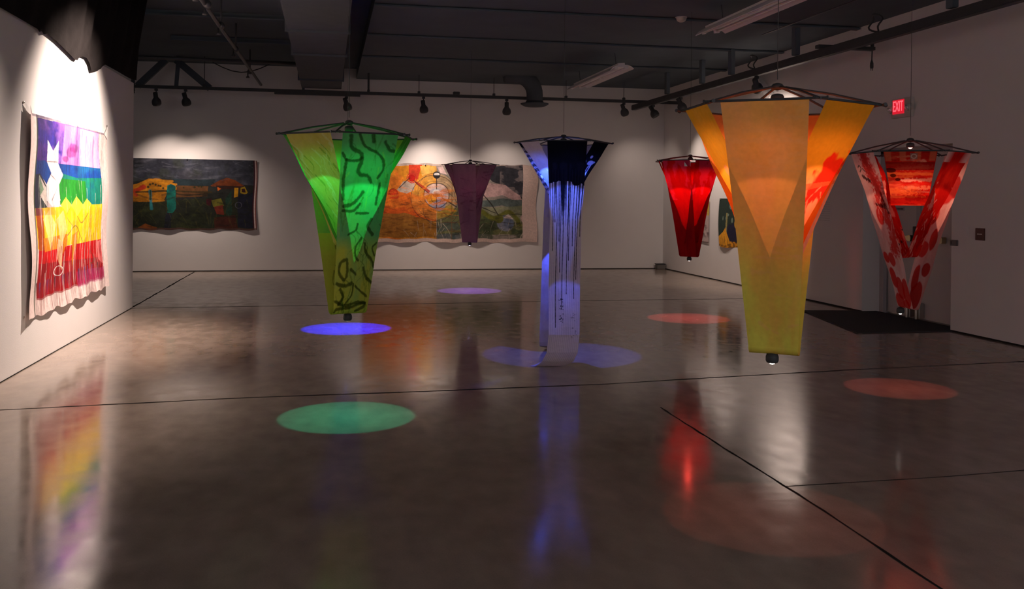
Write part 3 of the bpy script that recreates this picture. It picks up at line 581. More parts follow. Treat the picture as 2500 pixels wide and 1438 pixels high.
def rw_a(p):
    p.a[:] = lin((206, 36, 26)); p.mottle([(228, 104, 70), (170, 20, 18)], 16, 2, .35, .65, .8)
    for _ in range(60): y = rnd(p, 0, 1); p.stroke([(rnd(p, -.1, .5), y), (rnd(p, .4, 1.1), y+rnd(p, -.01, .01))], rnd(p, .03, .1), p.rng.choice(np.array([(236, 150, 110), (220, 40, 20), (240, 120, 60), (160, 14, 14), (238, 176, 150)])), .6, .8)
    p.mix(((p.Y > .10) & (p.Y < .17))*1., RD, .9); p.mix((p.Y < .09)*np.clip(np.sin(p.X*22)*2, 0, 1), (226, 120, 84), .7); blobs(p, 3, (60, 14, 14), .08, .06, .9, (.16, .26), (.05, .3)); p.poly([(.50, .02), (.64, .02), (.64, .075), (.50, .075)], (150, 120, 110), .8); p.ring(.57, .048, .05, .018, .02, (220, 200, 190), .9)
def rw_b(p):
    p.a[:] = lin(PK); p.mottle([(224, 160, 156), (244, 214, 208)], 6, 3, .3, .7, .6)
    p.stroke([(.52, -.02), (.58, .06), (.75, .12), (.62, .17), (.85, .24), (.75, .30)], .42, RB, .92, .45); p.stroke([(.5, 0), (.6, .08), (.8, .16)], .2, RD, .5, .8)
    for x, y, a, c in ((.45, .20, .16, .05), (.15, .335, .14, .028), (.45, .34, .13, .03), (.22, .40, .16, .04), (.5, .43, .18, .036), (.8, .44, .16, .05), (.3, .475, .2, .03), (.62, .48, .22, .03), (.55, .54, .24, .05), (.35, .60, .16, .05), (.75, .63, .16, .03), (.3, .69, .18, .03), (.65, .73, .2, .05), (.3, .80, .24, .04), (.6, .88, .3, .06), (.3, .95, .3, .05)): p.ell(x, y, a*1.15, c*.8, RB, .92, .12, .7)
    p.stroke([(.2, .075), (.45, .09)], .10, (44, 14, 14), .9, .6); p.stroke([(.45, .165), (.8, .17)], .09, (44, 14, 14), .85, .6); p.stroke([(.8, .13), (.9, .19)], .07, (60, 14, 14), .8, .6); p.stroke([(.12, .045), (.2, .04), (.24, .05), (.14, .06)], .03, (50, 44, 44), .9); p.stroke([(.3, .05), (.38, .06)], .03, (50, 44, 44), .9); drags(p, 14, (240, 176, 168), .03, .3, .6, (.1, .3), (.3, .95), lean=.2)
def rw_c(p):
    p.a[:] = lin((200, 26, 20)); p.mottle([(150, 16, 16), (222, 44, 30)], 8, 3, .3, .7, .7); p.mix(((p.Y < .05)*np.clip(np.abs(p.X-.5)*4-.8, 0, 1)), PK, .9); p.mix(np.clip((p.noise(14, 4, 4)-.74)*8, 0, 1)*(p.Y > .12), (238, 170, 156), .7); drags(p, 12, (238, 160, 146), .03, .3, .6, (.16, .9), lean=.3); blobs(p, 6, (40, 12, 12), .12, .03, .8, (.5, 1))
def hid(p):
    p.a[:] = lin((40, 60, 170)); p.mottle([(30, 40, 140), (80, 100, 190)], 7, 3, .3, .7, .6)
def S(nm, k, H, W, zb, wt, wb, rad, wob, pf, prof=None): return (nm, k, H, W, zb, wt, wb, rad, wob, pf, prof)
N = 'cloth_strip'
THICK += [yel_a, grn_b]
banner('hanging_banner', 'large yellow and orange cloth banner on a six-armed rod frame, nearest of the hanging banners', 2.150, 4.175, -8, .475, 2.10, 2.0,
       [S(N, 0, 1000, 110, .795, .39, .235, .05, .0016, yel_a), S(N, 1, 700, 90, 1.235, .34, .27, .05, .002, yel_b), S(N, -1, 700, 90, 1.225, .37, .27, .05, .0025, yel_c)],
       ((1, .38, .15), 22, 82, 2.048, (0, 0), (0, 0, -1), .42), ((1, .22, .12), 3.4, 74, .765, ((1, .9, .75), 7), (-.01, 0)), 11)
banner('hanging_banner', 'green cloth banner with dark brush lines on a rod frame at the left', .137, 6.565, 20, .485, 2.06, 1.968,
       [S(N, 0, 900, 110, .725, .39, .245, .06, .0018, grn_a), S(N, 1, 600, 90, 1.20, .39, .18, .05, .0025, grn_b), S(N, -1, 600, 90, 1.18, .36, .22, .05, .0022, grn_c)],
       ((.02, 1, .27), 36, 86, 2.02, (0, 0), (0, 0, -1), .28), ((.03, .9, .50), 18, 74, .69, ((.1, .12, .1), .1)), 12, 3.648)
ap_ = .47*math.cos(math.pi/6)
blue_prof = [(ap_, 2.09, 0, .38), (.36, 1.6, 0, .33), (.33, 1.35, 0, .305), (.345, .7, -.01, .30), (.37, .25, -.01, .295), (.42, .09, -.03, .295), (.52, .025, -.08, .295), (.60, .006, -.15, .30), (.66, .004, -.20, .32)]
blue_back = [(-.38, .0045, .0, .26), (-.20, .05, -.09, .23), (-.16, .10, -.095, .23), (-.15, .22, -.095, .23), (-.17, 1.35, -.05, .26), (-.3, 1.75, 0, .3), (-ap_, 2.09, 0, .37)]
def blu_back(p): p.a[:] = lin((196, 186, 200)); p.mottle([(170, 160, 184)], 9, 3, .3, .7, .6)
banner('hanging_banner', 'tall blue-lit banner with black paint dripping down white cloth that touches the floor', 2.275, 8.845, 5, .47, 2.155, 2.095,
       [S(N, 0, 900, 120, 0, 0.38, 0, 0, .002, blu_a, blue_prof), ('cloth_strip', 0, 400, 50, 0, .37, 0, 0, .002, blu_back, blue_back), S(N, 1, 500, 80, 1.53, .31, .20, .04, .002, blu_b), S(N, -1, 500, 80, 1.42, .37, .22, .04, .002, blu_c)],
       ((.05, .13, 1), 75, 84, 2.118, (.0, -.02), (0, 0, -1), .13, 9), ((.06, .11, 1), 62, 62, 1.385, ((.4, .45, 1), 3), (0, 0)), 13)
banner('hanging_banner', 'small dark purple banner hanging in front of the orange and grey canvas', 2.297, 15.10, -15, .465, 2.15, 2.085,
       [S(N, 0, 300, 60, .80, .39, .245, .04, .0015, pur), S(N, 1, 200, 50, 1.25, .36, .22, .05, .0015, pur), S(N, -1, 200, 50, 1.2, .37, .22, .05, .0015, pur)],
       ((1, .15, .4), 1.2, 80, 2.11), ((.30, .12, 1), 60, 74, .77, ((.7, .6, 1), 5)), 14)
tr_, V_ = banner('hanging_banner', 'deep red banner hanging at the far right, left of the yellow one', 4.61, 11.31, 34, .465, 2.11, 2.045,
       [S(N, 0, 400, 70, .975, .38, .20, .06, .0016, red_a), S(N, 1, 400, 70, .80, .38, .24, .06, .0016, red_a), S(N, -1, 400, 70, 1.19, .36, .24, .10, .0016, red_b)],
       ((1, .06, .04), 40, 84, 2.075), ((1, .12, .12), 28, 74, .765, ((1, .7, .6), 5)), 15)
b = bmesh.new(); box(b, (-.072, -.404, 1.965), (.004, -.40, 2.035)); obj('paper_tag', b, M_PAPER, tr_)
banner('hanging_banner', 'red and white banner of open cloth loops hanging in front of the double doors', 4.70, 6.815, 0, .485, 2.05, 1.945,
       [S(N, 0, 500, 100, 1.515, .39, .29, .10, .0016, rw_a), S(N, 1, 800, 90, .665, .37, .24, .03, .0025, rw_b), S(N, -1, 600, 90, 1.085, .36, .17, .03, .005, rw_c)],
       ((1, .42, .28), 10, 84, 2.01), ((1, .17, .12), 7, 74, .635, ((1, .9, .8), 4), (-.06, 0)), 16)
banner('hanging_banner', 'blue banner hidden behind the green one, casting the blue pool on the floor', .213, 10.94, 10, .46, 2.09, 2.02,
       [S(N, 0, 200, 40, .78, .38, .24, .05, .004, hid), S(N, 1, 160, 40, 1.25, .36, .22, .05, .004, hid), S(N, -1, 160, 40, 1.2, .37, .22, .05, .004, hid)],
       None, ((.01, .015, 1), 190, 74, .745, ((.4, .4, 1), 5)), 17, 3.648)
#PART4
# ------------------------------------------------------------------ canvases on the walls
# rainbow canvas: bands of colour with pale diamonds and dripping foot
p = Paint(560, 420, (226, 204, 200), .6, 50)
m = p.poly([(0.045, 0.015), (0.858, 0.005), (0.883, 0.238), (0.08, 0.228)], (84, 50, 150), 1)
p.mottle([(50, 30, 120), (110, 60, 160), (36, 36, 150), (150, 100, 190)], 9, 6, .35, .65, .7, msk=m)
m = p.poly([(0.377, 0.015), (0.858, 0.005), (0.878, 0.229), (0.362, 0.232)], (188, 130, 196), 0.75)
m = p.poly([(0.573, 0.013), (0.858, 0.005), (0.878, 0.229), (0.597, 0.228)], (226, 180, 214), 0.6)
p.ell(0.503, 0.13, 0.053, 0.023, (130, 40, 110), 0.75, 0.4, 0.5)
p.ell(0.484, 0.158, 0.068, 0.03, (130, 40, 110), 0.75, 0.4, 0.5)
p.ell(0.407, 0.199, 0.038, 0.017, (130, 40, 110), 0.75, 0.4, 0.5)
m = p.poly([(0.058, 0.228), (0.883, 0.228), (0.892, 0.319), (0.381, 0.305), (0.066, 0.314)], (20, 70, 150), 1)
p.mottle([(14, 50, 120), (30, 110, 160)], 9, 6, .35, .65, .6, msk=m)
m = p.poly([(0.38, 0.279), (0.556, 0.299), (0.892, 0.289), (0.894, 0.458), (0.346, 0.45), (0.344, 0.306)], (16, 116, 112), 1)
p.mottle([(10, 90, 120), (20, 130, 90)], 9, 6, .35, .65, .6, msk=m)
m = p.poly([(0.344, 0.306), (0.662, 0.315), (0.664, 0.455), (0.346, 0.45)], (30, 130, 36), 1)
m = p.poly([(0.059, 0.299), (0.142, 0.288), (0.216, 0.359), (0.212, 0.466), (0.083, 0.463)], (56, 66, 42), 1)
m = p.poly([(0.08, 0.228), (0.181, 0.22), (0.257, 0.275), (0.21, 0.343), (0.135, 0.288), (0.081, 0.298)], (16, 70, 150), 1)
m = p.poly([(0.09, 0.463), (0.899, 0.452), (0.915, 0.689), (0.1, 0.668)], (244, 196, 20), 1)
p.mottle([(246, 160, 14), (250, 220, 60), (246, 190, 30)], 7, 7, .35, .65, .6, msk=m)
m = p.poly([(0.098, 0.463), (0.16, 0.464), (0.17, 0.683), (0.108, 0.677)], (180, 80, 20), 1)
m = p.poly([(0.385, 0.678), (0.915, 0.679), (0.926, 0.92), (0.11, 0.915), (0.108, 0.677)], (206, 12, 20), 1)
p.mottle([(170, 6, 20), (224, 30, 24)], 5, 12, .35, .65, .6, msk=m)
m = p.poly([(0.154, 0.617), (0.422, 0.611), (0.423, 0.681), (0.17, 0.687)], (240, 130, 20), 1)
m = p.poly([(0.108, 0.74), (0.924, 0.797), (0.931, 0.931), (0.11, 0.923)], (150, 8, 24), 0.8)
m = p.poly([(0.563, 0.841), (0.93, 0.859), (0.932, 0.941), (0.564, 0.933)], (170, 60, 120), 0.5)
m = p.poly([(0.192, 0.114), (0.259, 0.167), (0.315, 0.11), (0.329, 0.229), (0.392, 0.287), (0.341, 0.344), (0.349, 0.426), (0.262, 0.458), (0.208, 0.425), (0.21, 0.343), (0.257, 0.283), (0.199, 0.225)], (250, 238, 240), 1)
m = p.poly([(0.13, 0.295), (0.204, 0.359), (0.212, 0.461), (0.144, 0.4)], (226, 214, 200), 1)
m = p.poly([(0.13, 0.295), (0.183, 0.368), (0.144, 0.4)], (140, 170, 130), 1)
m = p.poly([(0.35, 0.451), (0.41, 0.409), (0.474, 0.452), (0.411, 0.496)], (250, 226, 60), 1)
m = p.poly([(0.468, 0.455), (0.537, 0.404), (0.621, 0.458), (0.538, 0.518)], (250, 226, 60), 1)
m = p.poly([(0.61, 0.454), (0.668, 0.417), (0.731, 0.45), (0.669, 0.504)], (250, 226, 60), 1)
m = p.poly([(0.161, 0.521), (0.225, 0.474), (0.285, 0.551), (0.227, 0.684)], (250, 210, 130), 0.8)
m = p.poly([(0.294, 0.526), (0.374, 0.478), (0.412, 0.584), (0.349, 0.675)], (250, 210, 130), 0.8)
m = p.poly([(0.48, 0.624), (0.56, 0.602), (0.55, 0.665), (0.506, 0.806)], (240, 150, 30), 0.9)
m = p.poly([(0.366, 0.65), (0.412, 0.619), (0.386, 0.721)], (240, 150, 30), 0.9)
m = p.poly([(0.305, 0.628), (0.366, 0.65), (0.379, 0.807), (0.314, 0.739)], (250, 190, 140), 0.85)
m = p.poly([(0.853, 0.69), (0.915, 0.684), (0.92, 0.838), (0.859, 0.8)], (230, 120, 120), 0.7)
p.ring(0.338, 0.806, 0.054, 0.026, 0.0072, (250, 240, 240), 1)
p.stroke([(0.24, 0.284), (0.327, 0.34), (0.262, 0.425)], 0.004, (90, 60, 40), 0.7, 0.4)
p.stroke([(0.468, 0.453), (0.411, 0.514), (0.479, 0.57)], 0.004, (90, 60, 40), 0.7, 0.4)
p.stroke([(0.538, 0.518), (0.601, 0.558), (0.687, 0.505)], 0.004, (90, 60, 40), 0.7, 0.4)
p.stroke([(0.422, 0.62), (0.519, 0.572), (0.602, 0.641), (0.668, 0.703)], 0.004, (90, 60, 40), 0.7, 0.4)
p.stroke([(0.747, 0.739), (0.806, 0.794), (0.748, 0.817), (0.724, 0.766)], 0.004, (90, 60, 40), 0.7, 0.4)
p.stroke([(0.198, 0.225), (0.325, 0.221)], 0.004, (90, 60, 40), 0.7, 0.4)
p.a *= (.62+.5*p.noise(7, 26, 4))[..., None]; p.mix(np.clip(1-p.X/.36, 0, 1)*(p.Y < .5), (26, 16, 60), .85)
drags(p, 60, (120, 6, 20), .006, .22, .6, (.62, .8), (.1, .95), lean=.004)
drags(p, 70, (250, 236, 230), .004, .2, .35, (.3, .8), (.1, .95), lean=.004)
drags(p, 40, (30, 20, 60), .006, .14, .45, (.0, .3), (.1, .95), lean=.01)
for _ in range(46): x = rnd(p, .10, .93); y = .905-.02*x+.0; p.stroke([(x, y-.06), (x, y+rnd(p, .0, .05))], rnd(p, .004, .012), ((120, 20, 40), (90, 60, 110), (60, 20, 30))[int(rnd(p, 0, 3))], .8, .3, True)
p.mix((p.X < .085)*1., (222, 200, 196), 1); p.mix(((p.X > .082) & (p.X < .094))*1., (60, 70, 50), .8); p.mix((p.X > .945)*1., (228, 206, 202), 1); p.mix((p.Y < .012)*1., (60, 50, 90), .6)
H, W = p.H, p.W; Q = np.zeros((H, W, 3)); U, Vv = p.X, p.Y
hem = (.010*np.sin(U*27)+.009*np.sin(U*61+1))*Vv**6
Q[..., 1] = 8.72+3.02*U-.03*np.sin(Vv*6)*(U < .1)*(1-U/.1)+.04*np.clip((.06-U)/.06, 0, 1)*0; Q[..., 2] = 2.26-1.83*Vv+.04*U*(Vv > .5)*(Vv-.5)+hem+.06*np.clip((.04-U)/.04, 0, 1)*np.clip((.06-Vv)/.06, 0, 1)
Q[..., 0] = XL+.025+.012*np.sin(Vv*11+U*4)+(.010+.009*np.sin(U*33))*np.clip((Vv-.86)/.14, 0, 1)**2+.03*np.clip((.05-U)/.05, 0, 1)
rp = thing('rainbow_canvas', 'bright rainbow striped unstretched canvas with pale diamonds, spotlit on the left wall', 'painting', (XL, 10.2, 1.3))
o = grid_obj('canvas', Q-np.array((XL, 10.2, 1.3)), p.a, M_CANVAS, rp)
for y, z in ((8.70, 2.34), (11.76, 2.36), (8.74, .46), (10.2, 2.262)):
    b = bmesh.new(); lathe(b, [(.012, .002), (.012, .01), (.004, .014)], (0, y-10.2, z-1.3), (1, 0, 0), 8); obj('pin', b, M_STEEL, rp)
b = bmesh.new(); q = [b.verts.new(v) for v in ((.018, 8.70-10.2, 2.34-1.3), (.02, 8.74-10.2, 2.22-1.3), (.02, 8.98-10.2, 2.245-1.3))]; b.faces.new(q); obj('corner_tab', b, M_PAPER, rp)
b = bmesh.new(); q = [b.verts.new(v) for v in ((.018, 11.76-10.2, 2.36-1.3), (.02, 11.73-10.2, 2.2-1.3), (.02, 11.58-10.2, 2.25-1.3))]; b.faces.new(q); obj('corner_tab', b, M_PAPER, rp)
# dark landscape with a teal figure
p = Paint(300, 520, (44, 46, 44), .535, 60)
m = p.poly([(-0.045, 0.003), (1.019, -0.032), (1.02, 0.363), (0.675, 0.332), (0.408, 0.291), (0.254, 0.285), (-0.043, 0.386)], (66, 70, 84), 1)
p.mottle([(50, 52, 66), (92, 92, 104), (60, 66, 60)], 5, 9, .35, .65, .7, msk=m); p.mottle([(36, 36, 48)], 4, 6, .4, .7, .6, msk=m)
m = p.poly([(0.384, 0.282), (0.704, 0.284), (0.675, 0.37), (0.432, 0.375)], (40, 56, 64), 1)
m = p.poly([(-0.043, 0.423), (0.145, 0.363), (0.23, 0.281), (0.316, 0.293), (0.413, 0.347), (0.432, 0.432), (0.356, 0.509), (0.337, 0.595), (-0.043, 0.629)], (206, 130, 24), 0.95)
m = p.poly([(0.427, 0.375), (0.65, 0.38), (0.646, 0.523), (0.423, 0.546)], (110, 72, 40), 1)
p.stroke([(0.126, 0.457), (0.24, 0.304), (0.393, 0.319)], 0.016, (226, 150, 30), 0.7, 0.4)
p.stroke([(0.136, 0.504), (0.25, 0.417), (0.355, 0.415)], 0.016, (226, 150, 30), 0.7, 0.4)
p.stroke([(0.24, 0.304), (0.317, 0.34), (0.422, 0.361)], 0.016, (226, 150, 30), 0.7, 0.4)
p.stroke([(0.255, 0.605), (0.337, 0.595)], 0.016, (226, 150, 30), 0.7, 0.4)
p.stroke([(0.136, 0.457), (0.193, 0.399)], 0.03, (190, 40, 30), 0.9, 0.4)
p.stroke([(0.136, 0.504), (0.146, 0.518)], 0.03, (200, 50, 40), 0.9, 0.4)
p.stroke([(0.145, 0.476), (0.355, 0.453), (0.481, 0.46), (0.675, 0.465)], 0.012, (60, 50, 24), 0.9, 0.4)
p.stroke([(0.355, 0.462), (0.481, 0.507), (0.646, 0.485)], 0.01, (50, 40, 24), 0.9, 0.4)
p.ell(0.24, 0.365, 0.008, 0.015, (50, 52, 22), 0.9, 0.3, 0.4)
p.ell(0.259, 0.351, 0.008, 0.015, (50, 52, 22), 0.9, 0.3, 0.4)
p.ell(0.278, 0.369, 0.008, 0.015, (50, 52, 22), 0.9, 0.3, 0.4)
p.ell(0.298, 0.378, 0.007, 0.015, (50, 52, 22), 0.9, 0.3, 0.4)
p.ell(0.312, 0.383, 0.008, 0.015, (50, 52, 22), 0.9, 0.3, 0.4)
p.ell(0.331, 0.415, 0.008, 0.015, (50, 52, 22), 0.9, 0.3, 0.4)
p.ell(0.226, 0.399, 0.008, 0.015, (50, 52, 22), 0.9, 0.3, 0.4)
p.ell(0.476, 0.403, 0.007, 0.015, (50, 52, 22), 0.9, 0.3, 0.4)
p.ell(0.553, 0.396, 0.008, 0.016, (50, 52, 22), 0.9, 0.3, 0.4)
p.ell(0.582, 0.382, 0.008, 0.015, (50, 52, 22), 0.9, 0.3, 0.4)
p.ell(0.602, 0.386, 0.007, 0.015, (50, 52, 22), 0.9, 0.3, 0.4)
m = p.poly([(-0.043, 0.61), (0.251, 0.615), (0.385, 0.594), (0.646, 0.542), (1.021, 0.594), (1.023, 1.076), (-0.041, 1.078)], (44, 50, 34), 0.95)
p.mottle([(38, 44, 30), (66, 74, 38), (34, 34, 34)], 7, 9, .35, .7, .5, msk=m)
m = p.poly([(0.36, 0.377), (0.384, 0.357), (0.418, 0.385), (0.426, 0.698), (0.404, 0.764), (0.366, 0.76), (0.356, 0.509)], (20, 116, 104), 1)
p.ell(0.389, 0.414, 0.026, 0.052, (14, 80, 84), 0.9, 0.1, 0)
p.stroke([(0.241, 0.455), (0.251, 0.7)], 0.02, (50, 140, 150), 0.9, 0.4)
p.stroke([(0.243, 0.455), (0.243, 0.568)], 0.012, (40, 60, 30), 0.9, 0.4)
m = p.poly([(0.665, 0.37), (0.724, 0.302), (0.782, 0.253), (0.842, 0.29), (0.906, 0.365), (0.872, 0.385), (0.675, 0.384)], (130, 64, 30), 1)
m = p.poly([(0.704, 0.369), (0.901, 0.375), (0.872, 0.423), (0.714, 0.417)], (60, 34, 28), 1)
m = p.poly([(0.714, 0.388), (0.744, 0.416), (0.719, 0.446)], (226, 110, 40), 1)
m = p.poly([(0.837, 0.395), (0.867, 0.395), (0.867, 0.519), (0.838, 0.539)], (210, 150, 30), 1)
m = p.poly([(0.881, 0.394), (0.911, 0.375), (0.936, 0.461), (0.921, 0.49), (0.882, 0.471)], (170, 140, 30), 1)
m = p.poly([(0.889, 0.409), (0.911, 0.403), (0.921, 0.461), (0.892, 0.457)], (60, 24, 24), 1)
m = p.poly([(0.676, 0.58), (0.744, 0.55), (0.769, 0.655), (0.691, 0.675)], (130, 124, 40), 0.8)
m = p.poly([(0.641, 0.561), (0.68, 0.551), (0.671, 0.656), (0.642, 0.647)], (70, 20, 30), 1)
m = p.poly([(0.695, 0.675), (0.759, 0.646), (0.769, 0.789), (0.715, 0.78)], (130, 50, 34), 1)
m = p.poly([(0.778, 0.55), (0.817, 0.444), (0.828, 0.75), (0.804, 0.827), (0.779, 0.751)], (36, 66, 54), 1)
m = p.poly([(0.867, 0.5), (1.021, 0.449), (1.023, 0.979), (0.864, 0.961)], (32, 34, 52), 1)
p.ring(0.872, 0.644, 0.023, 0.043, 0.0041, (110, 110, 130), 0.8)
m = p.poly([(0.696, 0.828), (0.848, 0.788), (0.864, 0.98), (0.697, 0.981)], (84, 34, 26), 0.8)
m = p.poly([(0.157, 0.974), (0.209, 0.908), (0.29, 0.964), (0.29, 1.011)], (150, 80, 30), 0.8)
m = p.poly([(0.356, 0.755), (0.395, 0.774), (0.386, 0.982), (0.338, 0.982)], (30, 32, 50), 0.8)
drags(p, 60, (96, 92, 40), .006, .09, .3, (.5, .9), lean=.05); drags(p, 50, (30, 34, 30), .012, .14, .5, (.5, .95), vert=False, lean=.03); drags(p, 40, (110, 112, 126), .01, .12, .35, (.02, .3), vert=False, lean=.03)
p.a *= (.42+.4*p.noise(14, 24, 4))[..., None]
p.mix((p.X > .984)*1., (205, 180, 176), .9); p.mix(((p.X > .974) & (p.X < .984))*1., (60, 20, 34), .9); p.mix((p.X > .994)*1., (110, 30, 30), .9); p.mix((p.Y > .975)*1., (80, 54, 50), .7)
U, Vv = p.X, p.Y; Q = np.zeros((p.H, p.W, 3)); Q[..., 0] = -4.15+2.71*U+.012*np.sin(Vv*7)*U; Q[..., 2] = 2.27-1.43*Vv+.006*np.sin(U*19)*Vv-.012*U*(1-Vv)+.008*np.sin(U*45)*Vv**8; Q[..., 1] = YB-.022-.012*np.sin(U*21)*Vv**4-.008*np.sin(U*9+Vv*5)
lp = thing('landscape_canvas', 'dark landscape canvas with a teal figure, orange field and hut, on the back wall', 'painting', (-2.8, YB, 1.55))
grid_obj('canvas', Q-np.array((-2.8, YB, 1.55)), p.a, M_CANVAS, lp)
for x, z in ((-1.45, 2.25), (-2.8, 2.265), (-4.1, 2.26)):
    b = bmesh.new(); lathe(b, [(.012, .03), (.012, .04), (.004, .044)], (x+2.8, 0, z-1.55), (0, -1, 0), 8); obj('pin', b, M_STEEL, lp)
# wide canvas: orange half with rings, grey and green half
p = Paint(330, 720, (206, 186, 176), .449, 70)
m = p.poly([(-0.139, 0.033), (0.413, 0.026), (0.416, 0.963), (-0.135, 0.964)], (232, 150, 40), 1)
p.mottle([(240, 170, 50), (222, 110, 40), (236, 180, 90)], 4, 8, .35, .65, .7, msk=m)
m = p.poly([(-0.138, 0.364), (0.274, 0.368), (0.414, 0.521), (0.415, 0.729), (-0.136, 0.708)], (222, 92, 30), 0.8)
m = p.poly([(-0.137, 0.53), (0.205, 0.55), (0.309, 0.574), (0.322, 0.704), (-0.136, 0.696)], (206, 84, 26), 0.8)
m = p.poly([(-0.136, 0.683), (0.234, 0.627), (0.415, 0.755), (0.416, 0.937), (-0.136, 0.938)], (146, 100, 40), 0.9)
p.mix((p.X < .5)*(p.Y > .7)*1., (150, 96, 34), .25)
m = p.poly([(0.414, 0.026), (0.951, 0.007), (0.955, 0.963), (0.417, 0.963)], (150, 140, 130), 1)
p.mix((p.X > .5)*np.clip((p.noise(5, 9, 4)-.5)*4, 0, 1), (170, 160, 156), .6)
m = p.poly([(0.649, 0.018), (0.951, 0.007), (0.953, 0.618), (0.916, 0.459), (0.842, 0.302), (0.734, 0.212)], (56, 56, 64), 1)
p.mix((p.X > .78)*(p.Y < .5)*np.clip((p.noise(10, 12, 4)-.55)*6, 0, 1), (140, 128, 128), .7)
m = p.poly([(0.662, 0.306), (0.722, 0.232), (0.812, 0.263), (0.904, 0.406), (0.953, 0.618), (0.941, 0.512), (0.795, 0.395), (0.663, 0.438)], (196, 160, 158), 1)
m = p.poly([(0.651, 0.477), (0.795, 0.435), (0.94, 0.459), (0.953, 0.618), (0.795, 0.527), (0.651, 0.556)], (84, 100, 98), 0.9)
m = p.poly([(0.651, 0.556), (0.953, 0.525), (0.954, 0.83), (0.652, 0.727)], (132, 136, 104), 0.8)
m = p.poly([(0.417, 0.625), (0.544, 0.545), (0.651, 0.569), (0.796, 0.699), (0.954, 0.777), (0.954, 0.897), (0.418, 0.898)], (96, 100, 50), 0.85)
p.mix((p.X > .5)*(p.Y > .66)*np.clip((p.noise(8, 14, 4)-.5)*5, 0, 1), (60, 74, 52), .8)
m = p.poly([(0.417, 0.573), (0.497, 0.519), (0.533, 0.597), (0.486, 0.676), (0.417, 0.69)], (140, 124, 40), 1)
m = p.poly([(0.418, 0.898), (0.557, 0.872), (0.558, 0.95), (0.418, 0.95)], (56, 76, 84), 0.7)
m = p.poly([(0.418, 0.755), (0.533, 0.728), (0.557, 0.832), (0.418, 0.872)], (70, 84, 84), 0.7)
p.ell(0.402, 0.417, 0.133, 0.293, (236, 180, 90), 0.35, 0.05, 0)
p.ell(0.414, 0.403, 0.071, 0.157, (232, 200, 190), 0.9, 0.1, 0)
p.ell(0.414, 0.442, 0.059, 0.131, (190, 186, 200), 0.8, 0.1, 0)
p.ell(0.432, 0.52, 0.035, 0.078, (140, 150, 190), 0.7, 0.1, 0)
m = p.poly([(0.344, 0.418), (0.414, 0.364), (0.414, 0.468), (0.373, 0.521)], (240, 160, 50), 1)
m = p.poly([(0.255, 0.019), (0.331, 0.016), (0.314, 0.133), (0.308, 0.198), (0.256, 0.161)], (214, 70, 40), 1)
m = p.poly([(0.415, 0.032), (0.448, 0.031), (0.472, 0.141), (0.436, 0.116)], (214, 184, 180), 1)
m = p.poly([(0.319, 0.029), (0.41, 0.033), (0.41, 0.104), (0.331, 0.159)], (238, 184, 90), 1)
m = p.poly([(0.19, 0.331), (0.227, 0.226), (0.291, 0.238), (0.285, 0.341), (0.245, 0.388), (0.204, 0.356)], (190, 170, 156), 1)
p.ell(0.273, 0.186, 0.021, 0.047, (190, 28, 22), 1, 0.1, 0)
p.ring(0.273, 0.186, 0.027, 0.06, 0.0047, (206, 50, 40), 1)
p.ell(0.17, 0.396, 0.032, 0.071, (210, 60, 26), 0.95, 0.1, 0)
p.ring(0.17, 0.37, 0.022, 0.049, 0.0035, (150, 40, 20), 1)
p.ring(0.402, 0.443, 0.133, 0.293, 0.0035, (60, 50, 50), 0.85)
p.ring(0.414, 0.403, 0.072, 0.159, 0.0053, (60, 50, 50), 0.85)
p.ring(0.414, 0.429, 0.032, 0.072, 0.0029, (60, 50, 50), 0.85)
p.ring(0.414, 0.351, 0.106, 0.235, 0.0018, (60, 50, 50), 0.85)
p.ring(0.414, 0.468, 0.112, 0.248, 0.0018, (60, 50, 50), 0.85)
p.ring(0.438, 0.572, 0.1, 0.222, 0.0024, (60, 50, 50), 0.85)
m = p.poly([(0.291, 0.238), (0.302, 0.224), (0.379, 0.352), (0.367, 0.385)], (180, 50, 30), 0.9)
p.stroke([(0.285, 0.212), (0.332, 0.314), (0.373, 0.391)], 0.005, (60, 40, 40), 0.9, 0.4)
p.stroke([(0.413, 0.169), (0.415, 0.56)], 0.005, (60, 40, 40), 0.9, 0.4)
p.stroke([(0.204, 0.305), (0.262, 0.187)], 0.005, (60, 40, 40), 0.9, 0.4)
p.ell(0.414, 0.14, 0.021, 0.047, (40, 36, 40), 1, 0.1, 0)
m = p.poly([(0.398, 0.141), (0.401, 0.117), (0.414, 0.11), (0.428, 0.117), (0.431, 0.14)], (240, 232, 228), 1)
p.ell(0.413, 0.375, 0.023, 0.052, (240, 234, 230), 1, 0.1, 0)
m = p.poly([(0.389, 0.384), (0.436, 0.383), (0.429, 0.413), (0.413, 0.427), (0.396, 0.414)], (40, 38, 44), 1)
p.ell(0.814, 0.752, 0.049, 0.105, (120, 124, 140), 1, 0.1, 0)
m = p.poly([(0.802, 0.686), (0.832, 0.633), (0.862, 0.698), (0.838, 0.699)], (206, 186, 180), 1)
p.ell(0.835, 0.752, 0.031, 0.066, (84, 96, 120), 0.8, 0.3, 0)
p.stroke([(0.669, 0.595), (0.736, 0.686), (0.79, 0.646), (0.838, 0.606), (0.874, 0.672), (0.905, 0.778), (0.954, 0.857)], 0.022, (106, 108, 40), 0.95, 0.4)
p.ell(0.778, 0.699, 0.025, 0.056, (104, 106, 44), 1, 0.1, 0)
p.ell(0.935, 0.698, 0.031, 0.066, (206, 172, 166), 0.9, 0.1, 0)
p.stroke([(0.686, 0.398), (0.735, 0.515), (0.772, 0.646)], 0.006, (50, 46, 40), 0.9, 0.4)
p.stroke([(0.675, 0.556), (0.759, 0.62)], 0.006, (50, 46, 40), 0.9, 0.4)
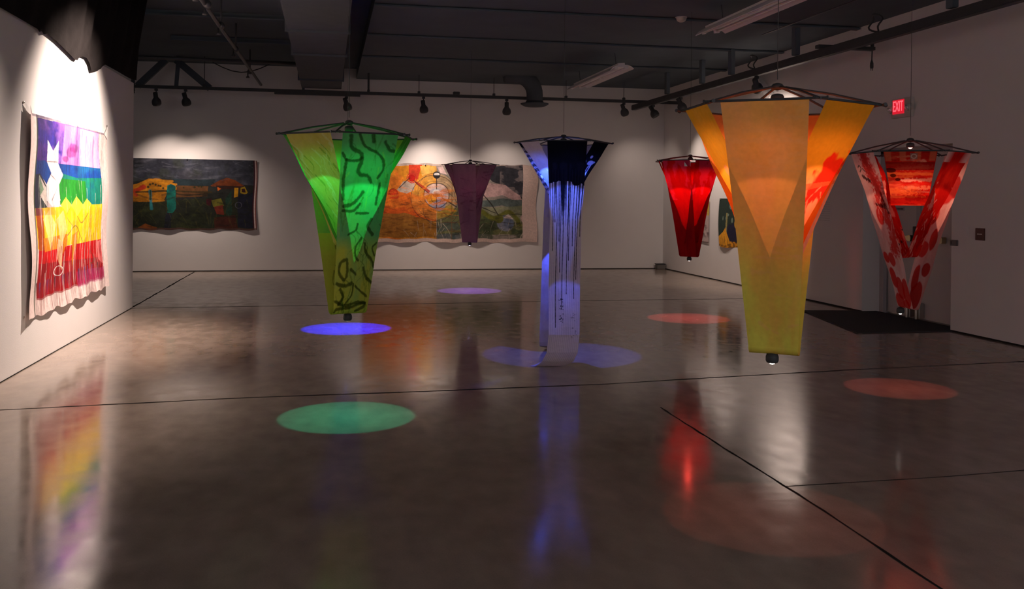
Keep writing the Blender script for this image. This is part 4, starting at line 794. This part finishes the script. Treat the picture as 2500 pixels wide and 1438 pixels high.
p.stroke([(0.449, 0.442), (0.532, 0.545)], 0.006, (50, 46, 40), 0.9, 0.4)
p.stroke([(0.904, 0.406), (0.941, 0.565), (0.951, 0.724)], 0.006, (50, 46, 40), 0.9, 0.4)
drags(p, 60, (110, 60, 24), .006, .12, .5, (.45, .9), (.05, .5), vert=False, lean=.02); drags(p, 60, (60, 56, 44), .005, .09, .5, (.6, .95), (.45, .9), vert=False, lean=.02); drags(p, 40, (240, 130, 40), .012, .14, .5, (.3, .6), (.02, .45), vert=False, lean=.03); drags(p, 40, (214, 196, 176), .003, .07, .5, (.7, .95), (.2, .92), lean=.03)
p.a *= (.6+.5*p.noise(16, 34, 4))[..., None]
p.mix(abs(p.X-.503) < .003, (110, 80, 50), .6); p.mix((p.X > .915)*1., (214, 188, 178), 1); p.mix((p.Y > .955)*1., (206, 180, 170), .9)
U, Vv = p.X, p.Y; Q = np.zeros((p.H, p.W, 3)); Q[..., 0] = .70+3.72*U+.02*np.sin(Vv*9)*U**6; Q[..., 2] = 2.25-1.66*Vv+.010*np.sin(U*22)*(Vv**3+.4*(1-Vv)**6)+.007*np.sin(U*57); Q[..., 1] = YB-.03-.016*np.sin(U*31)*Vv**3-.012*np.sin(U*13+Vv*7)
lp = thing('ring_canvas', 'wide canvas with rings, orange left half and grey green right half, on the back wall', 'painting', (2.5, YB, 1.4))
grid_obj('canvas', Q-np.array((2.5, YB, 1.4)), p.a, M_CANVAS, lp)
for x in (.9, 2.0, 3.2, 4.35):
    b = bmesh.new(); lathe(b, [(.012, .03), (.012, .046), (.004, .05)], (x-2.5, 0, .83), (0, -1, 0), 8); obj('pin', b, M_STEEL, lp)
# two prints on the right wall
def wall_print(name, label, y0, y1, z0, z1, pf, H=160, W=140, sag=.02):
    p = Paint(H, W, (200, 180, 176), (z1-z0)/(y1-y0), 80); pf(p); U, Vv = p.X, p.Y; Q = np.zeros((H, W, 3))
    Q[..., 1] = y1+(y0-y1)*U+.05*np.sin(Vv*math.pi)*(1-U)*sag/.02; Q[..., 2] = z1+(z0-z1)*Vv-.02*np.sin(U*5)*Vv**8*sag/.02; Q[..., 0] = XR-.012-.02*np.sin(U*7)*Vv**4*sag/.02-.008
    t = thing(name, label, 'painting', (XR, (y0+y1)/2, z0)); grid_obj('canvas', Q-np.array((XR, (y0+y1)/2, z0)), p.a, M_CANVAS, t)
    for y in (y0+.05, y1-.05):
        b = bmesh.new(); lathe(b, [(.010, .003), (.010, .03), (.004, .034)], (0, y-(y0+y1)/2, z1-z0-.02), (-1, 0, 0), 8); obj('pin', b, M_STEEL, t)
def grey_print(p):
    p.a[:] = lin((196, 176, 172)); p.mix(np.clip((p.noise(5, 4, 4)-.42)*6, 0, 1)*np.clip((.92-p.Y)*9, 0, 1), (104, 84, 84), .9); p.poly([(.93, 0), (1, 0), (1, .36), (.94, .38)], (216, 180, 70)); p.poly([(0, 0), (.5, 0), (.4, .3), (0, .4)], (190, 150, 60), .7); p.mix((p.Y > .985)*1., (90, 60, 60))
def dark_print(p):
    p.a[:] = lin((222, 150, 36)); p.poly([(0, 0), (1, 0), (1, .72), (.62, .86), (.4, .74), (.3, .60), (.2, .74), (0, .80)], (44, 58, 52)); p.mottle([(36, 48, 46)], 4, 3, .4, .7, .3); p.ell(.70, .70, .34, .20, (38, 36, 60), 1, .1, .3); p.poly([(.33, .3), (.40, .3), (.36, .74), (.31, .6)], (150, 140, 90)); p.ell(.72, .52, .05, .08, (210, 160, 60)); blobs(p, 9, (120, 140, 124), .03, .03, .9, (.1, .5)); p.mix((p.Y > .88)*np.clip((p.noise(16, 16, 3)-.4)*5, 0, 1), (60, 44, 30), .7); p.poly([(0, .80), (.2, .70), (.3, .62), (.42, .80), (.5, .92), (.2, .96), (0, .95)], (226, 156, 40)); drags(p, 30, (90, 60, 20), .012, .2, .5, (.76, .92), (0, .5), lean=.03)
wall_print('print_canvas', 'grey mottled canvas with a yellow edge on the right wall behind the red banner', 16.92, 18.25, .70, 1.55, grey_print, sag=.004)
wall_print('print_canvas', 'dark green canvas with golden orange foot on the right wall, left of the yellow banner', 15.42, 16.42, .67, 1.57, dark_print)
